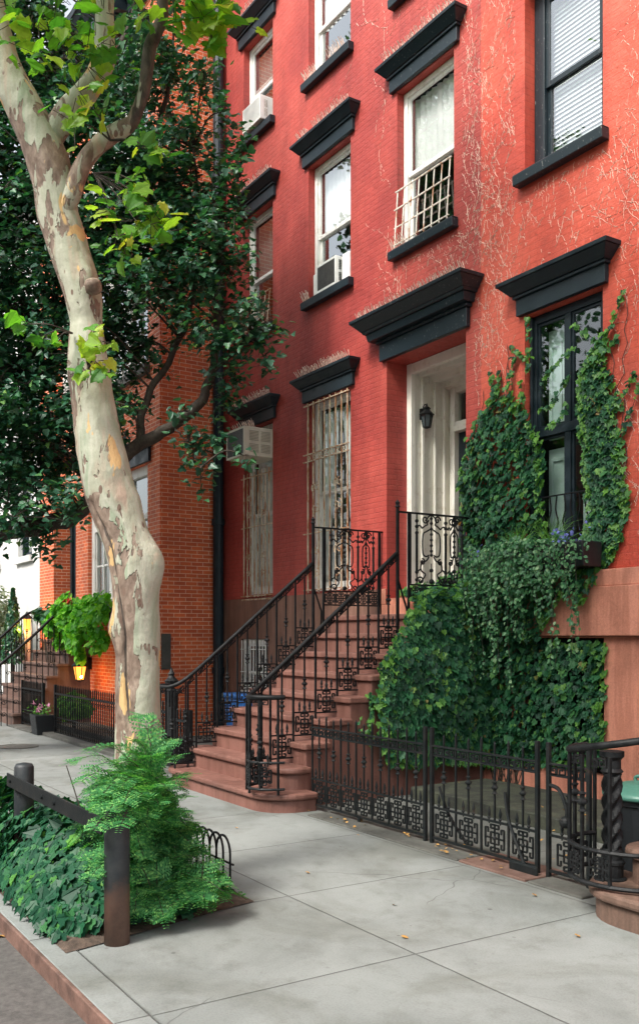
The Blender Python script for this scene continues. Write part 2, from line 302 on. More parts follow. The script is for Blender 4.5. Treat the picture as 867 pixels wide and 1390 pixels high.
# ------------------------------------------------------------------ mesh builder
class MB:
    def __init__(s): s.v = []; s.f = []; s.mi = []; s.at = {}
    def add(s, vs, fs, mi=0):
        o = len(s.v); s.v.extend(vs)
        for f in fs: s.f.append(tuple(i+o for i in f)); s.mi.append(mi)
    def box(s, x0, x1, y0, y1, z0, z1, mi=0):
        s.add([(x0,y0,z0),(x1,y0,z0),(x1,y1,z0),(x0,y1,z0),(x0,y0,z1),(x1,y0,z1),(x1,y1,z1),(x0,y1,z1)],
              [(0,3,2,1),(4,5,6,7),(0,1,5,4),(1,2,6,5),(2,3,7,6),(3,0,4,7)], mi)
    def flare(s, x0, x1, y, z0, p0, z1, p1, e0=None, e1=None):   # block on a wall facing -y, projection p0 at the bottom, p1 at the top
        e0 = p0 if e0 is None else e0; e1 = p1 if e1 is None else e1
        s.add([(x0-e0,y-p0,z0),(x1+e0,y-p0,z0),(x1+e0,y,z0),(x0-e0,y,z0),(x0-e1,y-p1,z1),(x1+e1,y-p1,z1),(x1+e1,y,z1),(x0-e1,y,z1)],
              [(0,3,2,1),(4,5,6,7),(0,1,5,4),(1,2,6,5),(2,3,7,6),(3,0,4,7)])
    def quad(s, a, b, c, d, mi=0): s.add([tuple(a),tuple(b),tuple(c),tuple(d)], [(0,1,2,3)], mi)
    def bar(s, p, q, w, h=None, mi=0):
        p = V(p); q = V(q); d = (q-p)
        if d.length < 1e-6: return
        d.normalize(); h = h or w
        up = V((0,0,1)) if abs(d.z) < .95 else V((1,0,0))
        a = d.cross(up).normalized()*w/2; b = a.cross(d).normalized()*h/2
        vs = [tuple(p-a-b),tuple(p+a-b),tuple(p+a+b),tuple(p-a+b),tuple(q-a-b),tuple(q+a-b),tuple(q+a+b),tuple(q-a+b)]
        s.add(vs, [(0,3,2,1),(4,5,6,7),(0,1,5,4),(1,2,6,5),(2,3,7,6),(3,0,4,7)], mi)
    def tube(s, pts, r, n=8, cap=True, mi=0):
        pts = [V(p) for p in pts]; L = len(pts)
        if not hasattr(r, '__len__'): r = [r]*L
        prev = None; o = len(s.v)
        for i, p in enumerate(pts):
            t = (pts[min(i+1,L-1)]-pts[max(i-1,0)])
            t = t.normalized() if t.length > 1e-9 else V((0,0,1))
            if prev is None:
                a = t.cross(V((0,0,1)) if abs(t.z) < .9 else V((1,0,0))).normalized()
            else:
                a = (prev - t*prev.dot(t)); a = a.normalized() if a.length > 1e-6 else t.orthogonal().normalized()
            prev = a; b = t.cross(a)
            for k in range(n):
                an = 2*math.pi*k/n
                s.v.append(tuple(p+(a*math.cos(an)+b*math.sin(an))*r[i]))
        for i in range(L-1):
            for k in range(n):
                k2 = (k+1) % n
                s.f.append((o+i*n+k, o+i*n+k2, o+(i+1)*n+k2, o+(i+1)*n+k)); s.mi.append(mi)
        if cap:
            s.f.append(tuple(o+k for k in range(n))[::-1]); s.mi.append(mi)
            s.f.append(tuple(o+(L-1)*n+k for k in range(n))); s.mi.append(mi)
    def lathe(s, c, prof, n=12, mi=0):   # prof: (r, z)
        s.tubez(c, prof, n, mi)
    def tubez(s, c, prof, n, mi):
        o = len(s.v); L = len(prof)
        for r, z in prof:
            for k in range(n):
                a = 2*math.pi*k/n; s.v.append((c[0]+r*math.cos(a), c[1]+r*math.sin(a), c[2]+z))
        for i in range(L-1):
            for k in range(n):
                k2 = (k+1) % n; s.f.append((o+i*n+k, o+i*n+k2, o+(i+1)*n+k2, o+(i+1)*n+k)); s.mi.append(mi)
        s.f.append(tuple(o+k for k in range(n))[::-1]); s.mi.append(mi)
        s.f.append(tuple(o+(L-1)*n+k for k in range(n))); s.mi.append(mi)
    def prism(s, poly, z0, z1, mi=0):
        n = len(poly)
        s.add([(x,y,z0) for x,y in poly]+[(x,y,z1) for x,y in poly],
              [tuple(range(n))[::-1], tuple(range(n,2*n))]+[(i,(i+1)%n,n+(i+1)%n,n+i) for i in range(n)], mi)
    def ball(s, c, r, n=8, sz=1, mi=0):
        prof = [(r*math.sin(math.pi*i/n)+1e-4, -r*sz*math.cos(math.pi*i/n)) for i in range(n+1)]
        s.tubez(c, prof, n+2, mi)
    def build(s, name, mat, parent=None, smooth=False, bevel=0, loc=None):
        o0 = OFF.get(parent.name, V((0,0,0))) if parent else V((0,0,0))
        me = bpy.data.meshes.new(name)
        me.from_pydata([(x-o0.x, y-o0.y, z-o0.z) for x,y,z in s.v], [], s.f)
        for m in (mat if isinstance(mat, (list, tuple)) else [mat]): me.materials.append(m)
        if any(s.mi): me.polygons.foreach_set('material_index', s.mi)
        if smooth: me.polygons.foreach_set('use_smooth', [True]*len(me.polygons))
        for k, vals in s.at.items():
            a = me.attributes.new(k, 'FLOAT', 'POINT'); a.data.foreach_set('value', vals)
        me.update()
        o = bpy.data.objects.new(name, me); col.objects.link(o)
        if parent: o.parent = parent
        OFF[o.name] = o0
        if bevel:
            b = o.modifiers.new('bevel', 'BEVEL'); b.width = bevel; b.segments = 2; b.limit_method = 'ANGLE'
        return o
OFF = {}
def tag(o, label=None, cat=None, group=None, kind=None):
    if label: o['label'] = label
    if cat: o['category'] = cat
    if group: o['group'] = group
    if kind: o['kind'] = kind
    return o
def empty(name, loc, label, cat, group=None):
    e = bpy.data.objects.new(name, None); col.objects.link(e); e.location = loc; e.empty_display_size = .2
    OFF[e.name] = V(loc); return tag(e, label, cat, group)
def cp(o, dv, parent=None):     # shifted copy of a part, sharing its mesh
    c = o.copy(); col.objects.link(c); c.location = V(o.location)+V(dv); c.parent = parent or o.parent
    OFF[c.name] = OFF.get(o.name, V((0,0,0)))
    return c
def struct(o): o['kind'] = 'structure'; return o
# ------------------------------------------------------------------ leaves
IVY = [(.0,0,0),(.30,-.10,.02),(.50,.20,.06),(.34,.36,.05),(.36,.62,.06),(.14,.66,.03),(0,1,-.08)]
HEART = [(.0,0,0),(.32,-.10,.03),(.46,.22,.06),(.30,.62,.04),(0,1,-.10)]
OVAL = [(0,0,0),(.30,.25,.04),(.32,.6,.04),(0,1,-.05)]
PLANE = [(0,0,0),(.26,-.12,.02),(.56,.02,.03),(.44,.20,.06),(.64,.42,-.02),(.50,.50,.04),(.46,.64,.0),(.30,.64,.05),(.17,.82,.03),(0,1.02,-.12)]
DARK = [(0,0,0),(.34,-.04,.03),(.50,.30,.05),(.30,.42,.05),(.26,.70,.03),(0,1,-.08)]
def leaf(mb, p, n, d, size, shape, mi=0):
    n = n.normalized(); d = (d-n*d.dot(n)); d = d.normalized() if d.length > 1e-4 else n.orthogonal()
    s = n.cross(d); o = len(mb.v); L = len(shape)
    for a, b, c in shape: mb.v.append(tuple(p+(s*a+d*b+n*c)*size))
    for a, b, c in shape[1:-1]: mb.v.append(tuple(p+(s*-a+d*b+n*c)*size))
    mb.f.append(tuple(range(o, o+L))); mb.mi.append(mi)
    mb.f.append(tuple([o]+[o+L-1]+[o+L+i for i in range(L-3, -1, -1)])); mb.mi.append(mi)
def rv(s=1): return V((rnd.uniform(-s,s), rnd.uniform(-s,s), rnd.uniform(-s,s)))
def gv(s=1): return V((rnd.gauss(0,s), rnd.gauss(0,s), rnd.gauss(0,s)))
def smoothpath(pts, k=6):
    out = []; P = [V(p) for p in pts]
    for i in range(len(P)-1):
        a = P[max(i-1,0)]; b = P[i]; c = P[i+1]; d = P[min(i+2,len(P)-1)]
        for j in range(k):
            t = j/k
            out.append(.5*((2*b)+(c-a)*t+(2*a-5*b+4*c-d)*t*t+(3*b-a-3*c+d)*t*t*t))
    out.append(P[-1]); return out
def interp(vals, k=6):
    out = []
    for i in range(len(vals)-1):
        for j in range(k): out.append(vals[i]+(vals[i+1]-vals[i])*j/k)
    out.append(vals[-1]); return out
# ------------------------------------------------------------------ walls with openings, windows
YF = 6.9      # facade plane of the red houses
def wall_x(mb, x0, x1, z0, z1, y, ops, rev=.14, deep=.9, mi=0, mdark=1, back=True):
    """Wall facing -y with rectangular openings (x0,x1,z0,z1[,rev]); each opening gets reveals and a dark room behind."""
    xs = sorted({x0, x1, *[o[0] for o in ops], *[o[1] for o in ops]}); zs = sorted({z0, z1, *[o[2] for o in ops], *[o[3] for o in ops]})
    for i in range(len(xs)-1):
        for j in range(len(zs)-1):
            cx = (xs[i]+xs[i+1])/2; cz = (zs[j]+zs[j+1])/2
            if any(o[0] < cx < o[1] and o[2] < cz < o[3] for o in ops): continue
            mb.quad((xs[i],y,zs[j]),(xs[i+1],y,zs[j]),(xs[i+1],y,zs[j+1]),(xs[i],y,zs[j+1]), mi)
    for o in ops:
        a, b, c, d = o[:4]; r = o[4] if len(o) > 4 else rev
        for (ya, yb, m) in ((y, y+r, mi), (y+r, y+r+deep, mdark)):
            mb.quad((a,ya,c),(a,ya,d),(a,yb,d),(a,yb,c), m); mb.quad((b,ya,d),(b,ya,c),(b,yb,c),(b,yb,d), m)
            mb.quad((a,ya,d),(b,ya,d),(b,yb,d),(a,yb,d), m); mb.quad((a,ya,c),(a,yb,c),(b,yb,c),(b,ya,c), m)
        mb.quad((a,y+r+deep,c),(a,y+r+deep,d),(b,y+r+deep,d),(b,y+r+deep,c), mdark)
def frame_rect(mb, x0, x1, z0, z1, y0, y1, w, wb=None, wt=None):
    wb = w if wb is None else wb; wt = w if wt is None else wt
    mb.box(x0, x0+w, y0, y1, z0, z1); mb.box(x1-w, x1, y0, y1, z0, z1)
    mb.box(x0+w, x1-w, y0+.001, y1-.001, z0, z0+wb); mb.box(x0+w, x1-w, y0+.001, y1-.001, z1-wt, z1)
def sill(win, x0, x1, z, y, mat, h=.115, p=.10):
    m = MB(); m.flare(x0-.075, x1+.075, y, z-h, p-.01, z-.02, p, 0, 0); m.flare(x0-.075, x1+.075, y, z-.02, p, z, p-.02, 0, -.004)
    m.build('sill', mat, win, bevel=.008)
def lintel(win, x0, x1, z, y, mat, s=1.0, fr=.16, cr=.13, side=.10, name='lintel'):
    m = MB(); a = x0-side; b = x1+side
    m.flare(a, b, y, z, .05*s, z+fr, .05*s, 0, 0)
    m.flare(a, b, y, z+fr+.001, .075*s, z+fr+.03, .075*s, .02*s, .02*s)
    m.flare(a, b, y, z+fr+.031, .09*s, z+fr+.03+cr*.7, .17*s, .03*s, .11*s)
    m.flare(a, b, y, z+fr+.032+cr*.7, .18*s, z+fr+.03+cr, .185*s, .12*s, .125*s)
    m.build(name, mat, win, bevel=.005)
    return z+fr+.03+cr
def spikes(win, x0, x1, z, y, seed=0, gaps=()):
    r = random.Random(seed); m = MB(); x = x0
    while x < x1:
        if not any(a < x < b for a, b in gaps):
            for q in (-1, 1):
                top = V((x+q*.012+r.uniform(-.01,.01), y-.05-.03*q+r.uniform(-.02,.02), z+.10+r.uniform(-.015,.025)))
                m.bar((x, y, z), top, .0055)
        x += .030+r.uniform(-.006,.006)
    if len(m.v) == 0: return
    m.box(x0, x1, y-.012, y+.012, z, z+.004)
    m.build('bird_spikes', M['spike'], win)
def window(house, x0, x1, z0, z1, y, fmat, rev=.12, mid=.48, glassm='glass', cover=None, cover_z=None, w=.065, sashw=.045, muntins=0, lower_open=0, casing=None):
    """Sash window in an opening; returns the window object (its mesh is the outer frame)."""
    m = MB(); yy = y+rev
    frame_rect(m, x0+.003, x1-.003, z0+.003, z1-.003, yy-.02, yy+.07, w, w*.8)
    win = m.build('window', fmat, house, bevel=.006)
    ix0, ix1, iz0, iz1 = x0+w, x1-w, z0+w*.8, z1-w
    zm = iz0+(iz1-iz0)*mid
    for k, (a, b, ys) in enumerate(((zm-.02, iz1, yy+.005), (iz0+lower_open, zm+.02+lower_open, yy+.036))):
        s = MB(); frame_rect(s, ix0, ix1, a, b, ys, ys+.03, sashw, sashw*(1.7 if k else 1.1))
        for q in range(muntins):
            xx = ix0+(ix1-ix0)*(q+1)/(muntins+1); s.box(xx-.010, xx+.010, ys+.004, ys+.026, a+sashw, b-sashw)
        so = s.build('sash', fmat, win, bevel=.004)
        p = MB(); p.quad((ix0+sashw*.8, ys+.014, a+sashw*.8), (ix1-sashw*.8, ys+.014, a+sashw*.8), (ix1-sashw*.8, ys+.014, b-sashw*.8), (ix0+sashw*.8, ys+.014, b-sashw*.8))
        p.build('pane', M[glassm], win)
    if cover == 'blind':
        s = MB(); z = iz0+(cover_z or 0)
        while z < iz1:
            s.add([(ix0+.01, yy+.10, z),(ix1-.01, yy+.10, z),(ix1-.01, yy+.132, z+.052),(ix0+.01, yy+.132, z+.052)], [(0,1,2,3)]); z += .046
        s.build('blind', M['blind'], win)
    elif cover:
        s = MB(); n = 40; z = iz0+(cover_z or 0); vs = []
        for i in range(n+1):
            xx = ix0+.005+(ix1-ix0-.01)*i/n; oy = .02*math.sin(i*1.35+x0*3)+.008*math.sin(i*3.1)
            vs += [(xx, yy+.12+oy, z), (xx, yy+.12+oy*.7, iz1)]
        s.add(vs, [(2*i, 2*i+2, 2*i+3, 2*i+1) for i in range(n)]); s.build('curtain', M[cover], win, smooth=True)
    return win
# columns and rows measured on the facade
CA = (-12.93, -12.02); CB = (-11.02, -9.99); CC = (-9.0, -7.96); CD = (-6.87, -5.87)
XS = -7.52    # party line between the two red houses
# ---------------- deep red house
hl = empty('row_house', (-10.5, YF, 0), 'deep red painted brick row house with a tall white doorway above the stoop', 'house')
opsL = [(*CA, 2.24, 4.82), (*CA, 6.24, 8.10), (*CA, 9.30, 10.80), (*CA, 12.2, 13.6),
        (*CB, 2.22, 4.85), (*CB, 6.24, 8.14), (*CB, 9.30, 10.85), (*CB, 12.2, 13.6),
        (*CC, 6.26, 8.20), (*CC, 9.32, 11.0), (*CC, 12.2, 13.6), (-9.21, -7.76, 2.07, 4.99, .32)]
m = MB(); wall_x(m, -13.70, XS, 2.19, 14.4, YF, opsL)
m.quad((-13.7,YF,14.4),(XS,YF,14.4),(XS,YF+9,14.4),(-13.7,YF+9,14.4),1); m.quad((-13.7,YF+9,0),(-13.7,YF+9,14.4),(XS,YF+9,14.4),(XS,YF+9,0),1)
m.quad((-13.7,YF,0),(-13.7,YF,14.4),(-13.7,YF+9,14.4),(-13.7,YF+9,0),1)
m.build('wall', [M['red_a'], M['dark']], hl)
m = MB(); wall_x(m, -13.70, -9.3, -.4, 2.185, YF-.035, [(-12.95, -12.1, .55, 1.56, .12)], mi=0)
m.quad((-13.70,YF-.035,2.185),(-9.3,YF-.035,2.185),(-9.3,YF,2.185),(-13.70,YF,2.185))
m.build('basement_wall', [M['stone_dim'], M['dark']], hl)
m = MB(); m.box(-9.298, -7.525, YF-.02, YF+.31, -.1, 1.99); m.box(-9.298, -9.212, YF-.022, YF, 1.991, 2.188); m.box(-7.758, -7.525, YF-.022, YF, 1.991, 2.188); m.box(-9.21, -7.76, YF+.001, YF+.31, 1.99, 2.068); m.build('door_sill', M['stone'], hl, bevel=.008)
bw = window(hl, -12.95, -12.1, .55, 1.56, YF-.035, M['white'], rev=.06, glassm='glass_low')
m = MB()
for i in range(9): m.bar((-12.9+i*.094, YF-.05, .57), (-12.9+i*.094, YF-.05, 1.54), .014)
for z in (.75, 1.05, 1.4): m.bar((-12.93, YF-.052, z), (-12.12, YF-.052, z), .02, .012)
m.build('window_guard', M['white'], bw)
def scroll(m, c, U, W, r, turns=1.2, s0=0, sgn=1, rad=.006, n=14):
    pts = []
    for i in range(n+1):
        t = i/n; a = s0+sgn*turns*2*math.pi*t; rr = r*(1-.78*t)
        pts.append(V(c)+U*(rr*math.cos(a))+W*(rr*math.sin(a)))
    m.tube(pts, rad, 5, cap=False)
UX = V((1,0,0)); UY = V((0,1,0)); UZ = V((0,0,1))
# column A: parlour (air conditioner above, guard with scrolls), second, third floor
wA1 = window(hl, *CA, 2.24, 4.82, YF, M['white'], cover='curtain', glassm='glass_low')
tz = lintel(wA1, *CA, 4.83, YF, M['black']); spikes(wA1, CA[0]-.1, CA[1]+.1, tz, YF-.09, 1)
m = MB()
for i in range(8):
    x = CA[0]+.06+i*(CA[1]-CA[0]-.12)/7; m.bar((x, YF-.03, 2.20), (x, YF-.03, 4.12), .016)
for z in (2.22, 3.28, 4.05): m.bar((CA[0]-.02, YF-.03, z), (CA[1]+.03, YF-.03, z), .022, .014)
for i in (1, 5):
    x = CA[0]+.06+(i+.5)*(CA[1]-CA[0]-.12)/7
    for zc in (2.7, 3.6):
        for q in (-1, 1):
            for sg in (-1, 1): scroll(m, (x+q*.035, YF-.035, zc+sg*.12), UX, UZ, .055, 1.1, math.pi/2*q, q*sg, .007)
for i in range(22): scroll(m, (CA[0]+.02+i*.042, YF-.035, 2.16), UX, UZ, .018, .9, 0, 1, .005, 8)
m.build('window_guard', M['rusty'], wA1)
wA2 = window(hl, *CA, 6.24, 8.10, YF, M['white'], cover='curtain_brown', cover_z=.92)
tz = lintel(wA2, *CA, 8.11, YF, M['black']); spikes(wA2, CA[0]-.1, CA[1]+.1, tz, YF-.09, 2); sill(wA2, *CA, 6.26, YF, M['black'])
def cage(win, x0, x1, z0, zt, y, mat, n=8, belly=.065):
    m = MB()
    for i in range(n):
        x = x0+.04+i*(x1-x0-.08)/(n-1)
        m.tube(smoothpath([(x, y-.02, zt), (x, y-.04, (z0+zt)/2+.1), (x, y-belly, z0+.12), (x, y-.07, z0)], 3), .009, 5)
    for f in (0, .33, .66, 1):
        z = z0+.03+(zt-z0-.04)*f; yy = y-(.07 if f < .3 else .05 if f < .7 else .03)
        m.bar((x0+.01, yy, z), (x1-.01, yy, z), .016, .012)
    m.build('window_guard', mat, win)
cage(wA2, *CA, 6.27, 6.78, YF, M['rusty'], 7)
wA3 = window(hl, *CA, 9.30, 10.80, YF, M['white'], cover='curtain_brown', cover_z=.78, lower_open=.10)
tz = lintel(wA3, *CA, 10.81, YF, M['black']); spikes(wA3, CA[0]-.1, CA[1]+.1, tz, YF-.09, 3); sill(wA3, *CA, 9.31, YF, M['black'])
# column B
wB1 = window(hl, *CB, 2.22, 4.85, YF, M['white'], glassm='glass_low', mid=.52)
tz = lintel(wB1, *CB, 4.86, YF, M['black']); spikes(wB1, CB[0]-.1, CB[1]+.1, tz, YF-.09, 4)
m = MB()
for i in range(8):
    x = CB[0]+.03+i*(CB[1]-CB[0]-.06)/7; m.bar((x, YF-.03, 2.2), (x, YF-.03, 4.84), .017)
for z in (4.80, 4.12, 4.02, 3.02, 2.24): m.bar((CB[0]-.06, YF-.045, z), (CB[1]+.02, YF-.045, z), .022, .014)
for i in range(7):
    x = CB[0]+.03+(i+.5)*(CB[1]-CB[0]-.06)/7; m.bar((x-.05, YF-.04, 4.12), (x+.05, YF-.04, 4.02), .008); m.bar((x+.05, YF-.04, 4.12), (x-.05, YF-.04, 4.02), .008)
for i in (1, 5):
    x = CB[0]+.03+(i+.5)*(CB[1]-CB[0]-.06)/7
    for zc in (2.62, 3.5):
        for q in (-1, 1):
            for sg in (-1, 1): scroll(m, (x+q*.04, YF-.04, zc+sg*.15), UX, UZ, .065, 1.1, math.pi/2*q, q*sg, .008)
m.build('window_guard', M['rusty'], wB1)
m = MB()                                                     # tied-back drape in the parlour window
for sx, k in ((CB[0]+.09, 1), (CB[1]-.09, -1)):
    for i in range(7):
        pts = [(sx+k*(.02+.055*i), YF+.21, 4.7), (sx+k*(.02+.042*i), YF+.21, 3.9), (sx+k*(.01+.024*i), YF+.20, 3.1), (sx+k*(.01+.034*i), YF+.21, 2.35)]
        m.tube(smoothpath(pts, 4), .028, 6)
m.build('drape', M['curtain'], wB1, smooth=True)
wB2 = window(hl, *CB, 6.24, 8.14, YF, M['white'], cover='curtain', cover_z=.95)
tz = lintel(wB2, *CB, 8.15, YF, M['black']); spikes(wB2, CB[0]-.1, CB[1]+.1, tz, YF-.09, 5, gaps=((-10.85,-10.7),)); sill(wB2, *CB, 6.26, YF, M['black'])
m = MB(); m.box(CB[0]+.08, CB[0]+.25, YF+.02, YF+.10, 6.27, 6.62); m.build('side_filler', M['curtain'], wB2, bevel=.02)
m = MB(); m.box(CB[1]-.24, CB[1]-.07, YF+.02, YF+.10, 6.27, 6.66); m.build('side_filler', M['curtain'], wB2, bevel=.02)
spikes(wB2, CB[0]-.05, CB[0]+.12, 6.26, YF-.05, 15)
wB3 = window(hl, *CB, 9.30, 10.85, YF, M['white'], cover='curtain', cover_z=.72)
tz = lintel(wB3, *CB, 10.86, YF, M['black']); sill(wB3, *CB, 9.31, YF, M['black'])
spikes(wB3, CB[0], CB[0]+.28, 9.31, YF-.05, 7); spikes(wB3, CB[1]-.42, CB[1]-.05, 9.31, YF-.05, 8)
# column C
wC2 = window(hl, *CC, 6.26, 8.20, YF, M['white'], cover='curtain', cover_z=.92)
tz = lintel(wC2, *CC, 8.21, YF, M['chipped']); spikes(wC2, CC[0]-.1, CC[1]+.1, tz, YF-.09, 9); sill(wC2, *CC, 6.27, YF, M['chipped'])
cage(wC2, *CC, 6.28, 6.98, YF, M['rusty_white'], 8); spikes(wC2, CC[0]-.03, CC[0]+.25, 6.27, YF-.05, 10)
wC3 = window(hl, *CC, 9.32, 11.0, YF, M['white'], cover='curtain', cover_z=.6); lintel(wC3, *CC, 11.01, YF, M['black']); sill(wC3, *CC, 9.33, YF, M['black'])
for c in (CA, CB, CC):
    w4 = window(hl, *c, 12.2, 13.6, YF, M['white'], cover='curtain', cover_z=.6); lintel(w4, *c, 13.61, YF, M['black']); sill(w4, *c, 12.2, YF, M['black'])
m = MB(); m.flare(-13.7, XS, YF, 14.1, .1, 14.3, .1, 0, 0); m.flare(-13.7, XS, YF, 14.3, .15, 14.75, .6, 0, 0); m.build('cornice', M['black'], hl)
# downpipe in the corner with the orange house
m = MB(); m.tube([(-13.58, YF-.12, 0), (-13.58, YF-.12, 14.1)], .085, 12)
for z in (1.0, 3.4, 6.0, 9.0, 12): m.lathe((-13.58, YF-.12, z), [(.105,0),(.105,.1)], 12)
m.build('downpipe', M['black'], hl, smooth=False)
# doorway: entablature, white panelled recess, door
en = MB(); X0, X1 = -9.21, -7.76
en.flare(X0-.08, X1+.07, YF, 4.99, .06, 5.20, .06, 0, 0); en.flare(X0-.08, X1+.07, YF, 5.201, .09, 5.24, .09, .03, .03)
en.flare(X0-.16, X1+.12, YF, 5.241, .16, 5.33, .18, .02, .04); en.flare(X0-.16, X1+.12, YF, 5.331, .20, 5.36, .22, .06, .08)
en.flare(X0-.16, X1+.12, YF, 5.361, .22, 5.46, .33, .08, .16); en.flare(X0-.16, X1+.12, YF, 5.461, .34, 5.50, .345, .17, .175)
ent = en.build('door_cornice', M['chipped'], hl, bevel=.006)
spikes(ent, X0-.3, X1+.22, 5.5, YF-.20, 11)
yr = YF+.32; yd = 7.86
m = MB()                                                     # casing, side panelling, soffit
for (xa, xb, sx) in ((X0, X0+.09, 1), (X1-.09, X1, -1)):
    m.box(xa, xb, yr-.01, yr+.06, 2.07, 4.99)
    for y0_, y1_, p in ((yr+.06, yr+.16, .035), (yr+.16, yr+.20, .07), (yr+.20, yr+.36, .03), (yr+.36, yr+.39, .075), (yr+.39, yr+.50, .05), (yr+.50, yr+.53, .09), (yr+.53, yd, .065)):
        if sx == 1: m.box(X0, X0+p+.03, y0_, y1_, 2.07, 4.985)
        else: m.box(X1-p-.03, X1, y0_, y1_, 2.07, 4.985)
m.box(X0+.09, X1-.09, yr-.01, yr+.06, 4.86, 4.985)
for k, (ya, yb, z) in enumerate(((yr+.06, yr+.14, 4.90), (yr+.14, yr+.18, 4.84), (yr+.18, yr+.30, 4.87), (yr+.30, yr+.34, 4.79), (yr+.34, yr+.46, 4.82), (yr+.46, yd, 4.75))):
    m.box(X0+.05, X1-.05, ya, yb, z, 4.984)
sur = m.build('door_surround', M['door_white'], hl, bevel=.006)
m = MB()
dx0, dx1 = -8.98, -7.99
m.box(X0+.1, dx0-.07, yd-.04, yd+.05, 2.07, 4.76); m.box(dx1+.07, X1-.1, yd-.04, yd+.05, 2.07, 4.76)
m.box(dx0-.07, dx0, yd-.07, yd+.05, 2.07, 4.76); m.box(dx1, dx1+.07, yd-.07, yd+.05, 2.07, 4.76)
m.box(dx0, dx1, yd-.09, yd+.05, 4.18, 4.25); m.box(dx0, dx1, yd-.06, yd+.05, 4.251, 4.31); m.box(dx0, dx1, yd-.05, yd+.05, 4.68, 4.755)
m.build('door_frame', M['door_white'], sur, bevel=.006)
m = MB(); m.quad((dx0, yd, 4.312), (dx1, yd, 4.312), (dx1, yd, 4.68), (dx0, yd, 4.68)); m.build('transom_pane', M['glass_low'], sur)
m = MB()
m.box(dx0+.003, dx1-.003, yd+.0, yd+.05, 2.075, 4.178)
for px in (dx0+.12, (dx0+dx1)/2+.03):
    for (za, zb) in ((2.3, 2.95), (3.1, 4.0)):
        frame_rect(m, px, px+.34, za, zb, yd-.014, yd-.001, .03)
dr = m.build('door', M['black'], hl, bevel=.004)
m = MB(); m.ball((dx0+.09, yd-.05, 3.02), .035, 8); m.tube([(dx0+.09, yd, 3.02), (dx0+.09, yd-.05, 3.02)], .012, 6); m.build('door_knob', M['brass'], dr, smooth=True)
# ---------------- bright red house
hr = empty('row_house', (-5.5, YF, 0), 'bright red painted row house with dead vine traces and a salmon stone base', 'house')
XR1 = 2.2
opsR = [(*CD, 2.45, 4.86), (*CD, 6.30, 8.22), (*CD, 9.35, 11.0), (*CD, 12.2, 13.6), (-5.0, -4.0, 2.45, 4.86), (-5.0, -4.0, 6.3, 8.2), (-5.0, -4.0, 9.35, 11.0), (-3.35, -1.95, 2.07, 4.99, .3), (-3.15, -2.15, 6.3, 8.2), (-3.15, -2.15, 9.35, 11)]
m = MB(); wall_x(m, XS, XR1, 2.22, 14.4, YF, opsR)
m.quad((XS,YF,14.4),(XR1,YF,14.4),(XR1,YF+9,14.4),(XS,YF+9,14.4),1); m.quad((XR1,YF,0),(XR1,YF+9,0),(XR1,YF+9,14.4),(XR1,YF,14.4),1)
m.quad((XR1,YF+9,0),(XS,YF+9,0),(XS,YF+9,14.4),(XR1,YF+9,14.4),1)
m.build('wall', [M['red_b'], M['dark']], hr)
m = MB(); wall_x(m, XS+.02, XR1, -.4, 1.60, YF-.03, [(-6.9, -5.83, .3, 1.585, .2), (-5.0, -4.0, .3, 1.45, .2)])
m.build('basement_wall', [M['stone'], M['dark']], hr)
m = MB(); m.flare(XS+.02, -3.4, YF, 1.604, .11, 2.06, .11, 0, 0); m.flare(XS+.02, -3.4, YF, 2.061, .075, 2.22, .06, 0, 0); m.flare(-1.9, XR1, YF, 1.604, .11, 2.06, .11, 0, 0)
m.build('stone_band', M['stone'], hr, bevel=.01)
for (a, b) in ((-6.9, -5.83), (-5.0, -4.0)):
    bwn = window(hr, a, b, .3, 1.58 if a < -6 else 1.45, YF-.03, M['black'], rev=.16, glassm='glass_low')
    m = MB()
    for i in range(8): m.bar((a+.07+i*(b-a-.14)/7, YF+.03, .32), (a+.07+i*(b-a-.14)/7, YF+.03, 1.44), .016)
    m.build('window_guard', M['iron'], bwn)
def french(x0, x1, z0, z1, cov=True):
    y = YF+.10; m = MB(); frame_rect(m, x0+.003, x1-.003, z0, z1-.003, y-.02, y+.09, .085, .07)
    m.box(x0+.02, x0+.05, y-.05, y-.021, z0, z1-.01); m.box(x1-.05, x1-.02, y-.05, y-.021, z0, z1-.01)
    zm = z0+(z1-z0)*.50; m.box(x0+.085, x1-.085, y-.03, y+.07, zm-.045, zm+.045)
    xm = (x0+x1)/2; m.box(xm-.035, xm+.035, y-.022, y+.07, z0+.07, zm-.045); m.box(xm-.035, xm+.035, y-.022, y+.07, zm+.045, z1-.09)
    win = m.build('window', M['black'], hr, bevel=.005)
    for (a, b) in ((x0+.087, xm-.037), (xm+.037, x1-.087)):
        for (c, d) in ((z0+.072, zm-.047), (zm+.047, z1-.092)):
            s = MB(); frame_rect(s, a, b, c, d, y+.0, y+.03, .025); s.build('sash', M['black'], win)
            p = MB(); p.quad((a+.02, y+.014, c+.02), (b-.02, y+.014, c+.02), (b-.02, y+.014, d-.02), (a+.02, y+.014, d-.02)); p.build('pane', M['glass_low'], win)
    if cov:
        m = MB()                                              # half open inside shutters
        m.box(x0+.12, x0+.40, y+.12, y+.15, z0+.1, z0+1.05); frame_rect(m, x0+.16, x0+.36, z0+.2, z0+.95, y+.10, y+.119, .03)
        m.box(x0+.12, x0+.34, y+.12, y+.15, z0+1.15, z1-.15); frame_rect(m, x0+.15, x0+.31, z0+1.25, z1-.3, y+.10, y+.119, .03)
        m.box(xm+.07, x1-.12, y+.12, y+.15, z0+.1, z0+.5)
        m.build('inner_shutter', M['curtain_green'], win, bevel=.004)
    lintel(win, x0, x1, z1+.01, YF, M['black'], 1.15, fr=.17, cr=.14, side=.07)
    return win
wD1 = french(*CD, 2.45, 4.86)
m = MB()
